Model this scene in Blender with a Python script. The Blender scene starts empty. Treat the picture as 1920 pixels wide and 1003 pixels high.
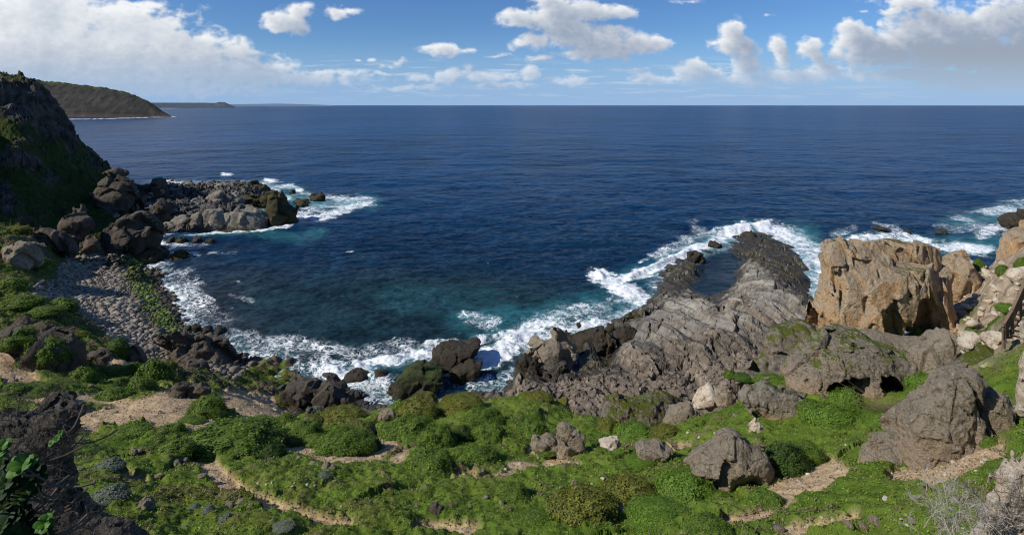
import bpy, math, random
import numpy as np
from mathutils import Vector

random.seed(11)
RNG = np.random.default_rng(11)
scene = bpy.context.scene
COL = scene.collection

# ------------------------------------------------------------------ camera geometry
F, CX, CY, H = 1000.0, 960.0, 197.0, 42.0      # focal length in photo pixels, horizon point, eye height above the sea (m)


def W(px, py, Y):
    """point at distance Y along the sight line of a photo pixel"""
    return np.array([(px - CX) / F * Y, Y, H - (py - CY) / F * Y])


def seaY(py):
    return F * H / (py - CY)


# ------------------------------------------------------------------ noise (numpy)
def _h(ix, iy, iz, seed):
    h = (ix.astype(np.uint32) * np.uint32(374761393) + iy.astype(np.uint32) * np.uint32(668265263)
         + iz.astype(np.uint32) * np.uint32(2147483647) + np.uint32((seed * 974711 + 12345) & 0xffffffff))
    h = (h ^ (h >> np.uint32(13))) * np.uint32(1274126177)
    h = h ^ (h >> np.uint32(16))
    return h


_t = np.random.default_rng(3).normal(size=(256, 3))
_t /= np.linalg.norm(_t, axis=1)[:, None]
GT = _t.astype(np.float32)
_a = np.linspace(0, 2 * np.pi, 256, endpoint=False)
G2 = np.stack([np.cos(_a), np.sin(_a)], 1).astype(np.float32)


def pn2(x, y, seed=0):
    x = np.asarray(x, np.float64); y = np.asarray(y, np.float64)
    fx = np.floor(x); fy = np.floor(y)
    ix = fx.astype(np.int64); iy = fy.astype(np.int64)
    x = (x - fx).astype(np.float32); y = (y - fy).astype(np.float32)
    u = x * x * x * (x * (x * 6 - 15) + 10); v = y * y * y * (y * (y * 6 - 15) + 10)
    z = np.zeros_like(ix)
    o = []
    for dx in (0, 1):
        for dy in (0, 1):
            g = G2[_h(ix + dx, iy + dy, z, seed) & np.uint32(255)]
            o.append(g[..., 0] * (x - dx) + g[..., 1] * (y - dy))
    a = o[0] + u * (o[2] - o[0]); b = o[1] + u * (o[3] - o[1])
    return (a + v * (b - a)) * 1.5


def pn3(x, y, z, seed=0):
    x, y, z = np.broadcast_arrays(x, y, z)
    fx = np.floor(x); fy = np.floor(y); fz = np.floor(z)
    ix = fx.astype(np.int64); iy = fy.astype(np.int64); iz = fz.astype(np.int64)
    x = (x - fx).astype(np.float32); y = (y - fy).astype(np.float32); z = (z - fz).astype(np.float32)
    u = x * x * x * (x * (x * 6 - 15) + 10); v = y * y * y * (y * (y * 6 - 15) + 10); w = z * z * z * (z * (z * 6 - 15) + 10)
    r = 0
    for dx in (0, 1):
        for dy in (0, 1):
            for dz in (0, 1):
                g = GT[_h(ix + dx, iy + dy, iz + dz, seed) & np.uint32(255)]
                d = g[..., 0] * (x - dx) + g[..., 1] * (y - dy) + g[..., 2] * (z - dz)
                r = r + d * (u if dx else 1 - u) * (v if dy else 1 - v) * (w if dz else 1 - w)
    return r * 1.5


def fbm2(x, y, o=4, seed=0, g=.5, ridge=False):
    r = 0; a = 1.; f = 1.; n = 0
    for i in range(o):
        v = pn2(x * f, y * f, seed + i)
        if ridge: v = 1 - 2 * np.abs(v)
        r = r + a * v; n += a; a *= g; f *= 2.03
    return r / n


def fbm3(x, y, z, o=4, seed=0, g=.5, ridge=False):
    r = 0; a = 1.; f = 1.; n = 0
    for i in range(o):
        v = pn3(x * f, y * f, z * f, seed + i)
        if ridge: v = 1 - 2 * np.abs(v)
        r = r + a * v; n += a; a *= g; f *= 2.03
    return r / n


def voro2(x, y, seed=0, jit=.9):
    """F1, F2, two random numbers of the nearest cell"""
    ix = np.floor(x).astype(np.int64); iy = np.floor(y).astype(np.int64)
    f1 = np.full(x.shape, 9., np.float32); f2 = f1.copy(); r1 = f1 * 0; r2 = f1 * 0
    z = np.zeros_like(ix)
    for dx in (-1, 0, 1):
        for dy in (-1, 0, 1):
            h = _h(ix + dx, iy + dy, z, seed)
            a = (h & np.uint32(1023)) / 1023.; b = ((h >> np.uint32(10)) & np.uint32(1023)) / 1023.
            c = ((h >> np.uint32(20)) & np.uint32(1023)) / 1023.
            d = np.sqrt((ix + dx + .5 + (a - .5) * jit - x) ** 2 + (iy + dy + .5 + (b - .5) * jit - y) ** 2).astype(np.float32)
            m = d < f1
            f2 = np.where(m, f1, np.minimum(f2, d)); f1 = np.where(m, d, f1)
            r1 = np.where(m, c, r1); r2 = np.where(m, (a * 7.3 + b * 3.1) % 1, r2)
    return f1, f2, r1, r2


def slabs(x, y, seed=0, jit=.9):
    """cells as tilted plates: gap to the neighbour, level, tilted plate height"""
    ix = np.floor(x).astype(np.int64); iy = np.floor(y).astype(np.int64)
    f1 = np.full(x.shape, 9., np.float32); f2 = f1.copy(); lv = f1 * 0; pl = f1 * 0
    z = np.zeros_like(ix)
    for dx in (-1, 0, 1):
        for dy in (-1, 0, 1):
            h = _h(ix + dx, iy + dy, z, seed); h2 = _h(ix + dx, iy + dy, z, seed + 77)
            a = (h & np.uint32(1023)) / 1023.; b = ((h >> np.uint32(10)) & np.uint32(1023)) / 1023.
            ex = x - (ix + dx + .5 + (a - .5) * jit); ey = y - (iy + dy + .5 + (b - .5) * jit)
            d = np.maximum(np.abs(ex + ey * .35), np.abs(ey - ex * .25)).astype(np.float32)
            t1 = (h2 & np.uint32(1023)) / 1023. - .5; t2 = ((h2 >> np.uint32(10)) & np.uint32(1023)) / 1023. - .5
            c = ((h >> np.uint32(20)) & np.uint32(1023)) / 1023.
            m = d < f1
            f2 = np.where(m, f1, np.minimum(f2, d)); f1 = np.where(m, d, f1)
            lv = np.where(m, c, lv); pl = np.where(m, ex * (t1 * 1.2 + .5) + ey * t2 * 1.1, pl)
    return f2 - f1, lv, pl


def sst(a, b, x):
    t = np.clip((x - a) / (b - a), 0, 1)
    return t * t * (3 - 2 * t)


def mix(a, b, t):
    return a + (b - a) * t


def cmix(c, col, t):
    """blend an (N,3) colour array towards a colour"""
    return c + (np.asarray(col, np.float32) - c) * np.asarray(t, np.float32)[..., None]


# ------------------------------------------------------------------ mesh helpers
def mesh(name, V, Q, col=None, smooth=True, extra=None):
    V = np.ascontiguousarray(V, np.float32); Q = np.ascontiguousarray(Q, np.int32)
    me = bpy.data.meshes.new(name)
    n, k = Q.shape
    me.vertices.add(len(V)); me.vertices.foreach_set('co', V.ravel())
    me.loops.add(n * k); me.loops.foreach_set('vertex_index', Q.ravel())
    me.polygons.add(n)
    me.polygons.foreach_set('loop_start', np.arange(0, n * k, k, dtype=np.int32))
    me.polygons.foreach_set('use_smooth', np.full(n, smooth))
    me.update(calc_edges=True)
    if col is not None:
        a = me.attributes.new('Col', 'FLOAT_COLOR', 'POINT')
        c = np.ones((len(V), 4), np.float32); c[:, :3] = col
        a.data.foreach_set('color', c.ravel())
    for k_, v in (extra or {}).items():
        a = me.attributes.new(k_, 'FLOAT', 'POINT'); a.data.foreach_set('value', np.ascontiguousarray(v, np.float32))
    return me


def link(name, me, mat=None, label=None, cat=None, group=None, kind=None, parent=None, loc=None):
    o = bpy.data.objects.new(name, me); COL.objects.link(o)
    if mat and me and not me.materials: me.materials.append(mat)
    if loc is not None: o.location = loc
    if parent: o.parent = parent
    if label: o['label'] = label
    if cat: o['category'] = cat
    if group: o['group'] = group
    if kind: o['kind'] = kind
    return o


def grid_quads(nu, nv):
    i = np.arange(nu * nv).reshape(nv, nu)
    return np.stack([i[:-1, :-1], i[:-1, 1:], i[1:, 1:], i[1:, :-1]], -1).reshape(-1, 4)


def subset(V, Q, keep, arrs):
    Q = Q[keep]
    used = np.unique(Q)
    m = np.full(len(V), -1, np.int64); m[used] = np.arange(len(used))
    return V[used], m[Q], [a[used] for a in arrs]


# ------------------------------------------------------------------ polygons
def polysdf(x, y, P):
    P = np.asarray(P, float)
    d = np.full(np.shape(x), 1e9); inside = np.zeros(np.shape(x), bool)
    n = len(P)
    for i in range(n):
        a = P[i]; b = P[(i + 1) % n]
        e = b - a; L = (e * e).sum() + 1e-12
        t = np.clip(((x - a[0]) * e[0] + (y - a[1]) * e[1]) / L, 0, 1)
        d = np.minimum(d, (x - a[0] - t * e[0]) ** 2 + (y - a[1] - t * e[1]) ** 2)
        c = ((a[1] > y) != (b[1] > y)) & (x < (b[0] - a[0]) * (y - a[1]) / (b[1] - a[1] + 1e-12) + a[0])
        inside ^= c
    d = np.sqrt(d)
    return np.where(inside, -d, d)


def linedist(x, y, P, sy=1.):
    """distance to a polyline, y distances scaled by sy"""
    P = np.asarray(P, float)
    if len(P) == 1: return np.sqrt((x - P[0][0]) ** 2 + ((y - P[0][1]) * sy) ** 2)
    d = np.full(np.shape(x), 1e9)
    for a, b in zip(P[:-1], P[1:]):
        e = (b - a) * np.array([1, sy]); L = (e * e).sum() + 1e-12
        X = x - a[0]; Z = (y - a[1]) * sy
        t = np.clip((X * e[0] + Z * e[1]) / L, 0, 1)
        d = np.minimum(d, (X - t * e[0]) ** 2 + (Z - t * e[1]) ** 2)
    return np.sqrt(d)


# ------------------------------------------------------------------ node materials
def N(nt, typ, loc=None, **kw):
    n = nt.nodes.new(typ)
    for k, v in kw.items():
        if k.startswith('i_'):
            key = k[2:]
            n.inputs[int(key) if key.isdigit() else key].default_value = v
        else:
            setattr(n, k, v)
    return n


def new_mat(name):
    m = bpy.data.materials.new(name); m.use_nodes = True
    nt = m.node_tree; nt.nodes.clear()
    out = nt.nodes.new('ShaderNodeOutputMaterial')
    return m, nt, out


def ramp(nt, fac, stops):
    r = nt.nodes.new('ShaderNodeValToRGB')
    e = r.color_ramp.elements
    while len(e) > 1: e.remove(e[-1])
    e[0].position = stops[0][0]; e[0].color = (*stops[0][1], 1)
    for p, c in stops[1:]:
        q = e.new(p); q.color = (*c, 1)
    nt.links.new(fac, r.inputs[0])
    return r.outputs[0]


def math_(nt, op, a, b=None, c=None, clamp=False):
    n = nt.nodes.new('ShaderNodeMath'); n.operation = op; n.use_clamp = clamp
    for i, v in enumerate((a, b, c)):
        if v is None: continue
        if hasattr(v, 'links'): nt.links.new(v, n.inputs[i])
        else: n.inputs[i].default_value = v
    return n.outputs[0]


def noise(nt, vec, scale, detail=6, rough=.6, dist=0., out='Fac'):
    n = nt.nodes.new('ShaderNodeTexNoise')
    n.inputs['Scale'].default_value = scale; n.inputs['Detail'].default_value = detail
    n.inputs['Roughness'].default_value = rough; n.inputs['Distortion'].default_value = dist
    if vec is not None: nt.links.new(vec, n.inputs['Vector'])
    return n.outputs[out]


def mixc(nt, fac, a, b, blend='MIX'):
    n = nt.nodes.new('ShaderNodeMix'); n.data_type = 'RGBA'; n.blend_type = blend
    for s, v in ((n.inputs[0], fac), (n.inputs[6], a), (n.inputs[7], b)):
        if hasattr(v, 'links'): nt.links.new(v, s)
        elif isinstance(v, (tuple, list)): s.default_value = (*v, 1)
        else: s.default_value = v
    return n.outputs[2]


def maprange(nt, v, a, b, c=0., d=1.):
    n = nt.nodes.new('ShaderNodeMapRange'); n.interpolation_type = 'SMOOTHSTEP'
    nt.links.new(v, n.inputs[0])
    for i, x in enumerate((a, b, c, d)): n.inputs[i + 1].default_value = x
    return n.outputs[0]


def bump(nt, h, strength, dist):
    n = nt.nodes.new('ShaderNodeBump'); n.inputs['Strength'].default_value = strength; n.inputs['Distance'].default_value = dist
    nt.links.new(h, n.inputs['Height'])
    return n.outputs[0]


def bsdf(nt, out, color, rough=.9, normal=None, spec=.2):
    b = nt.nodes.new('ShaderNodeBsdfPrincipled')
    if hasattr(color, 'links'): nt.links.new(color, b.inputs['Base Color'])
    else: b.inputs['Base Color'].default_value = (*color, 1)
    if hasattr(rough, 'links'): nt.links.new(rough, b.inputs['Roughness'])
    else: b.inputs['Roughness'].default_value = rough
    b.inputs['Specular IOR Level'].default_value = spec
    if normal is not None: nt.links.new(normal, b.inputs['Normal'])
    nt.links.new(b.outputs[0], out.inputs[0])
    return b


def ground_mat(name, s1, s2, var=.5, bumpd=.15, rough=.95, spec=.1, wetdark=False):
    """colour attribute of the sheet broken up by fine noise, with bump"""
    m, nt, out = new_mat(name)
    at = N(nt, 'ShaderNodeAttribute', attribute_name='Col').outputs['Color']
    pos = N(nt, 'ShaderNodeNewGeometry').outputs['Position']
    n1 = noise(nt, pos, s1, 8, .65); n2 = noise(nt, pos, s2, 5, .7)
    k = math_(nt, 'MULTIPLY_ADD', math_(nt, 'ADD', n1, n2), var * 2, 1 - var * 2)
    v = N(nt, 'ShaderNodeVectorMath', operation='SCALE')
    nt.links.new(at, v.inputs[0]); nt.links.new(k, v.inputs[3])
    hs = math_(nt, 'ADD', math_(nt, 'MULTIPLY', n1, 1.), math_(nt, 'MULTIPLY', n2, .35))
    if wetdark:          # dark stretches are wet and shine a little
        lum = N(nt, 'ShaderNodeRGBToBW'); nt.links.new(at, lum.inputs[0])
        rough = maprange(nt, lum.outputs[0], .03, .13, .42, .92)
    bsdf(nt, out, v.outputs[0], rough, bump(nt, hs, .8, bumpd), spec)
    return m


def rock_mat(name, base, warm, top, topamt=.5, moss=0., scale=.6, bumpd=.25, pale=None, mosscol=(.07, .10, .015), wet=0., low=None, lich=0.):
    m, nt, out = new_mat(name)
    g = N(nt, 'ShaderNodeNewGeometry')
    pos = g.outputs['Position']
    gen = N(nt, 'ShaderNodeTexCoord').outputs['Generated']
    gz = N(nt, 'ShaderNodeSeparateXYZ'); nt.links.new(gen, gz.inputs[0]); gz = gz.outputs[2]
    nz = N(nt, 'ShaderNodeSeparateXYZ'); nt.links.new(g.outputs['Normal'], nz.inputs[0]); nz = nz.outputs[2]
    n1 = noise(nt, pos, scale, 9, .65, .3)
    n2 = noise(nt, pos, scale * 4.7, 8, .7)
    n3 = noise(nt, pos, scale * 17, 6, .75)
    c = mixc(nt, maprange(nt, n1, .42, .58), base, warm)
    if low:
        lf = maprange(nt, math_(nt, 'ADD', gz, math_(nt, 'MULTIPLY_ADD', n1, 1.2, -.6)), .34, .58, .9, 0.)
        c = mixc(nt, lf, c, low)
    if pale: c = mixc(nt, maprange(nt, n2, .52, .62, 0, .8), c, pale)
    tf = math_(nt, 'MULTIPLY', maprange(nt, math_(nt, 'ADD', nz, math_(nt, 'MULTIPLY_ADD', n2, 1.6, -.8)), .05, .6), topamt)
    c = mixc(nt, tf, c, top)
    if lich: c = mixc(nt, maprange(nt, n3, .56, .66, 0, lich), c, (.46, .43, .37))
    # cracks and pits: dark in narrow hollows of the noise
    vo = N(nt, 'ShaderNodeTexVoronoi', feature='DISTANCE_TO_EDGE'); vo.inputs['Scale'].default_value = scale * 1.5
    w = N(nt, 'ShaderNodeVectorMath', operation='ADD'); nt.links.new(pos, w.inputs[0])
    w2 = N(nt, 'ShaderNodeVectorMath', operation='SCALE'); nt.links.new(noise(nt, pos, scale * 2.5, 4, .6, 0, 'Color'), w2.inputs[0]); w2.inputs[3].default_value = .54 / scale
    nt.links.new(w2.outputs[0], w.inputs[1]); nt.links.new(w.outputs[0], vo.inputs['Vector'])
    crack = maprange(nt, vo.outputs[0], 0, .035, .0, 1.)
    crack = math_(nt, 'MAXIMUM', crack, maprange(nt, n1, .5, .56, 1., 0.))
    pit = maprange(nt, n3, .30, .46, .0, 1.); pit2 = maprange(nt, n2, .32, .46, .0, 1.)
    c = mixc(nt, math_(nt, 'MULTIPLY_ADD', crack, -.5, .5), c, tuple(x * .3 for x in base))
    c = mixc(nt, math_(nt, 'MULTIPLY_ADD', math_(nt, 'MULTIPLY', pit, pit2), -.72, .72), c, tuple(x * .38 for x in base))
    if moss > 0:
        mf = maprange(nt, math_(nt, 'ADD', nz, math_(nt, 'MULTIPLY_ADD', n1, 2.2, math_(nt, 'MULTIPLY_ADD', n2, .8, -1.5))), 1.15 - moss, 1.4 - moss)
        mc = mixc(nt, n3, tuple(x * .45 for x in mosscol), tuple(x * 1.5 for x in mosscol))
        mc = mixc(nt, maprange(nt, n2, .5, .64, 0, .6), mc, (.15, .10, .04))
        c = mixc(nt, mf, c, mc)
    pv = math_(nt, 'MULTIPLY_ADD', n3, 1.1, .5)
    v = N(nt, 'ShaderNodeVectorMath', operation='SCALE'); nt.links.new(c, v.inputs[0]); nt.links.new(pv, v.inputs[3])
    hs = math_(nt, 'ADD', math_(nt, 'MULTIPLY', n2, 1.2), math_(nt, 'ADD', math_(nt, 'MULTIPLY', n3, .55), math_(nt, 'MULTIPLY', crack, .2)))
    bsdf(nt, out, v.outputs[0], .92 - wet * .5, bump(nt, hs, 1., bumpd), .12 + wet * .3)
    return m


def leaf_mat(name, rough=.6, tr=.22):
    m, nt, out = new_mat(name)
    at = N(nt, 'ShaderNodeAttribute', attribute_name='Col').outputs['Color']
    b = nt.nodes.new('ShaderNodeBsdfPrincipled'); nt.links.new(at, b.inputs['Base Color'])
    b.inputs['Roughness'].default_value = rough; b.inputs['Specular IOR Level'].default_value = .25
    t = nt.nodes.new('ShaderNodeBsdfTranslucent')
    nt.links.new(mixc(nt, 1., at, (1.25, 1.3, .6), 'MULTIPLY'), t.inputs[0])
    mx = nt.nodes.new('ShaderNodeMixShader'); mx.inputs[0].default_value = tr
    nt.links.new(b.outputs[0], mx.inputs[1]); nt.links.new(t.outputs[0], mx.inputs[2]); nt.links.new(mx.outputs[0], out.inputs[0])
    return m


def plain_mat(name, a, b, scale=8., rough=.85, bd=.01):
    m, nt, out = new_mat(name)
    pos = N(nt, 'ShaderNodeTexCoord').outputs['Object']
    n = noise(nt, pos, scale, 6, .65)
    bsdf(nt, out, mixc(nt, maprange(nt, n, .3, .7), a, b), rough, bump(nt, n, .6, bd), .2)
    return m
# ------------------------------------------------------------------ terrain control points
# (photo column, photo row, distance) on visible ground / (column, distance, height) anywhere
CP = []
def P_(px, py, Y): CP.append(((px - CX) / F, Y, H - (py - CY) / F * Y))
def Q_(px, Y, z): CP.append(((px - CX) / F, Y, z))
def S_(px, py, z=0., dy=0.): CP.append(((px - CX) / F, (H - z) * F / (py - CY) + dy, z))

# green foreground slope
for a in [(200,1003,20),(500,1003,21),(960,1003,22),(1400,1003,19.5),(1700,1003,16),(1850,1003,14),(2000,1003,12),
          (-100,1003,18),(1850,900,18),(1950,900,16),(1600,900,22),(1400,900,25),(1180,900,27),(960,900,28),(720,900,28),(500,900,27),(200,900,25),(20,900,24),
          (150,850,31),(0,850,30),(400,850,33),(700,850,34),(1000,850,34),(1300,850,31),(1550,850,27),(1720,860,23.5),(1880,850,20),(2000,850,18),
          (250,800,38),(500,800,42),(800,800,42),(1050,800,42),(1250,810,39),(1450,800,33),(1650,800,28),(1900,800,22),
          (300,742,48),(450,745,52),(620,768,50),(750,750,50),(870,740,53),(1000,738,53),(1060,762,50),(1120,785,46),(1300,790,42),
          (1400,742,42),(1480,690,43),(1540,645,45),(1535,632,48),(1640,632,48),(1790,632,48),(1600,738,38.5),(1680,738,37.5),(1560,765,35),(1640,770,33.5),(1750,715,36),(1880,700,29),(1960,700,27),
          (1900,600,37),(1850,640,42),(1830,520,60),(1760,582,57),(1792,545,60),(1820,575,54),(1775,610,52),(1880,480,61),(1920,440,62),(1990,430,64),(1960,560,44),
          (0,680,52),(50,760,45),(-80,760,45),(120,740,48),(200,745,50),(100,640,66),(0,600,74),(50,560,85),(0,500,100),(-80,560,80),
          (0,430,115),(60,450,117),(100,475,125),(200,740,51),(250,705,60),(180,650,70),(330,720,58),(420,735,60),(150,690,58),(80,700,52)]: P_(*a)
# below the crest on the seaward side
for a in [(520,59,8),(520,66,2.5),(620,57,6),(620,66,1.5),(750,56.5,6.5),(750,66,.8),(870,60,5),(870,68,1.2),(1000,60,6),(1000,66,3.4),
          (1120,51,8.5),(1120,60,4.2),(1300,49,9.5),(1300,58,4.6),(1400,51,10),(1400,60,5.2),(1480,54,10.5),(1480,64,5.4),(1560,58,13),(1560,70,6),
          (1650,62,12),(1650,76,4.5),(1800,70,14),(1800,84,3),(1900,74,17),(1900,92,3),(2050,80,18),(2050,100,3),
          (430,64,8),(430,72,4),(340,66,8)]: Q_(*a)
# rock platform
for px, py, z in [(1000,732,3),(1150,722,3.4),(1300,722,4),(1350,700,4.4),(1420,660,5),(1480,622,5),(1250,625,4.6),(1400,600,6.6),(1450,562,6.6),
                  (1500,562,5.2),(1520,602,5),(1350,582,4.6),(1280,562,3.2),(1200,602,3.4),(1450,520,4.2),(1500,520,2.4),(1400,500,2.5),(1440,478,2.1),
                  (1300,502,1.5),(1320,520,-.7),(1305,548,-.5),(1345,478,-.5),(1378,532,-.4),(1390,505,-.2),(1330,560,-.4),(1355,545,-.6),(1330,500,-.5),(1260,545,2.0),(1230,680,3.6),(1180,650,3.0),(1330,640,5.6),
                  (1060,660,2.3),(1000,678,2.0),(1110,640,2.0),(1130,668,-.5),(1080,692,-.5),(1020,705,.6),(1150,700,2.2),(1100,720,2.6),(1210,640,4.0),
                  (1170,660,1.6),(1480,480,1.6),(1430,452,1.0)]: S_(px, py, z)
SHORE_P = [(940,722),(962,702),(972,684),(1000,658),(1060,634),(1130,610),(1180,590),(1215,565),(1235,532),(1240,510),(1290,485),(1330,465),(1380,447),(1410,437),(1450,448),(1482,462),(1502,490),(1512,520),(1502,545),(1535,572)]
SHORE_F = [(900,728),(860,742),(750,737),(680,735),(620,722),(540,708),(480,690),(430,662),(390,632),(345,612),(330,580),(310,545),(290,510),(270,488)]
SHORE_L = [(262,478),(285,462),(300,440),(325,434),(400,434),(470,430),(500,420),(500,405),(490,392),(500,375),(505,360),(490,349),(440,343),(390,345),(350,347),(318,340),(290,336)]
for p in SHORE_P + SHORE_F + SHORE_L: S_(*p, 0.)
for a in [(930,700),(945,670),(980,635),(1050,610),(1120,585),(1165,565),(1190,530),(1200,495),(1265,462),(1320,440),(1400,415),(1470,430),(1520,450),(1545,490),(1550,530),
          (860,690),(760,690),(680,690),(600,680),(520,650),(450,610),(400,570),(370,520),(340,480),(330,455),(420,455),(500,450),(540,420),(540,380),(530,345),(450,325),(380,330),(320,325),
          (1600,470),(1700,470),(1800,480)]: S_(*a, -2.2)
for a in [(700,600),(600,560),(800,580),(900,560),(1000,500),(600,450),(700,400),(600,330),(450,300),(300,310),(1100,420),(1300,380),(1500,400),(1700,430),(1900,380),(2100,430),(220,310),(900,400)]: S_(*a, -5)
Q_(2100,150,-4); Q_(1700,110,-1.5); Q_(1800,118,-2); Q_(1900,130,-2)
# beach
for px, py, z in [(130,482,4.2),(200,480,3.4),(240,482,1.6),(100,540,5.2),(180,600,5.0),(240,660,4.6),(330,690,4.2),(300,620,2.2),(270,560,2.0),(235,520,2.2),(180,540,3.6),(370,680,3.0),(420,700,2.6)]: S_(px, py, z)
# left cliff and slope below it
for a in [(50,400,150),(100,380,165),(0,330,160),(100,330,175),(0,250,172),(80,280,184),(0,225,176),(0,156,185),(60,160,196),(95,188,200),(128,240,205),
          (150,268,211),(182,296,216),(214,325,224),(-100,160,180),(-100,250,165),(-100,350,150),(-200,430,115),(60,230,183),(110,250,196),(160,330,190),(150,400,168)]: P_(*a)
for px, py, z in [(240,345,9.5),(300,350,6.2),(350,352,3.6),(250,400,5),(300,412,3.2),(320,405,4.2),(335,404,4.4),(400,402,4.6),(470,405,3.4),(380,352,3.2),(440,365,3),(460,352,2),(488,352,.8),(360,380,4),(420,385,4.2),(465,385,2.6),
                  (200,440,5.5),(240,450,3.5),(150,450,7)]: S_(px, py, z)
for a in [(-200,190,60),(-100,250,52),(-200,320,45),(-240,140,52),(-260,165,58),(-300,150,60),(-420,150,68),(-420,190,72),(-300,230,60),(-260,122,34),(0,240,47),(60,240,44),(100,236,36),(130,240,24),(180,250,12),(60,290,8),(0,310,20),(220,262,3),(130,270,2),(60,320,-3),(280,262,-2),  # ridge out of view at left raised to throw shade on the slope
          (-330,115,22),(-330,50,20),(-330,18,25),(-330,7,31),(960,12,28),(960,7,31),(400,11,29),(1500,10,30),(1800,9,31.5),(2000,7,33),(2250,7,34),(1960,9,32.5),(2250,30,32),(2250,60,30),(0,9,29),(100,12,28)]: Q_(*a)
CP = np.array(CP)

AU, AV = 2.2, 1.0


def rbf_fit(C):
    A = np.stack([C[:, 0] * AU, np.log(C[:, 1]) * AV], 1)
    d = np.sqrt(((A[:, None] - A[None]) ** 2).sum(-1))
    n = len(A)
    K = np.zeros((n + 3, n + 3)); K[:n, :n] = -d + np.eye(n) * .004
    K[:n, n] = 1; K[:n, n + 1:] = A; K[n, :n] = 1; K[n + 1:, :n] = A.T
    s = np.linalg.solve(K, np.r_[C[:, 2], 0, 0, 0])
    return A, s


RA, RS = rbf_fit(CP)


def rbf(u, Y):
    q = np.stack([np.ravel(u) * AU, np.log(np.ravel(Y)) * AV], 1)
    r = np.empty(len(q)); n = len(RA)
    for i in range(0, len(q), 20000):
        b = q[i:i + 20000]
        d = np.sqrt(((b[:, None] - RA[None]) ** 2).sum(-1))
        r[i:i + 20000] = -d @ RS[:n] + RS[n] + b @ RS[n + 1:]
    return r.reshape(np.shape(u))


# polar sheet: columns are directions, rows are distances
NU, NV = 1050, 1150
U0, U1, Y0, Y1 = -1.42, 1.32, 6.5, 330.
us = np.linspace(U0, U1, NU); ls = np.linspace(np.log(Y0), np.log(Y1), NV)
cu = np.linspace(U0, U1, 264); cl = np.linspace(np.log(Y0), np.log(Y1), 330)
coarse = rbf(*np.meshgrid(cu, np.exp(cl)))


def bil(A, fu, fv):
    i = np.clip(np.floor(fu).astype(int), 0, A.shape[1] - 2); j = np.clip(np.floor(fv).astype(int), 0, A.shape[0] - 2)
    a = fu - i; b = fv - j
    return (A[j, i] * (1 - a) + A[j, i + 1] * a) * (1 - b) + (A[j + 1, i] * (1 - a) + A[j + 1, i + 1] * a) * b


Ug, Lg = np.meshgrid(us, ls)
Yg = np.exp(Lg); Xg = Ug * Yg
base = bil(coarse, (Ug - U0) / (U1 - U0) * 263, (Lg - ls[0]) / (ls[-1] - ls[0]) * 329)
base = np.maximum(base, -5)
PX = CX + F * Ug
PY = CY + F * (H - base) / Yg            # where the smooth ground lies from the path's viewpoint, used only to survey the zones below

# slope of the smooth ground
gy = np.gradient(base, axis=0) / np.gradient(Yg, axis=0)
gx = np.gradient(base, axis=1) / np.gradient(Xg, axis=1)
slope = np.sqrt(gx ** 2 + gy ** 2)

wn1 = fbm2(Xg / 6, Yg / 6, 4, 5); wn2 = fbm2(Xg / 1.7, Yg / 1.7, 4, 15); wn3 = fbm2(Xg / .45, Yg / .45, 3, 25)
wnL = fbm2(Xg / 22, Yg / 22, 4, 35)

# zones ------------------------------------------------------------
crest = np.interp(PX, [540, 600, 750, 870, 1000, 1060, 1120, 1300, 1400, 1480, 1540, 1640, 1790, 1900, 2100],
                  [53, 51.5, 51.5, 54.5, 54.5, 51.5, 47.5, 43.5, 43.5, 44.5, 46, 52, 64, 70, 75])
rockR = sst(530, 570, PX) * sst(-.6, 1.2, Yg - crest + wn2 * 1.6)
platform = sst(900, 960, PX + wn1 * 40) * sst(2.5, 6, Yg - crest) * sst(-3.5, -2, base)
bpoly = [(60, 560), (110, 520), (128, 476), (250, 474), (300, 470), (420, 600), (470, 690), (440, 720), (380, 712), (335, 696), (250, 684), (215, 650), (190, 620), (140, 585)]
bd = polysdf(PX, PY, bpoly)
beach = sst(8, -8, bd + wn1 * 14) * (Yg > 60) * (Yg < 150)
shelf = sst(205, 250, PX + wn1 * 25) * (PX < 700) * sst(160, 172, Yg) * sst(13, 9, base)
cliff = (PX < 330) * sst(118, 128, Yg + wn1 * 4) * (1 - shelf)
rubble = sst(1790, 1820, PX + wn1 * 10 + 60 * (Yg > 47)) * sst(29, 33, Yg + wn1 * 3) * sst(3, -3, Yg - crest)
bluff = (PX < 560) * sst(54, 60, Yg) * (Yg < 130) * (1 - beach) * (1 - cliff)

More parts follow.
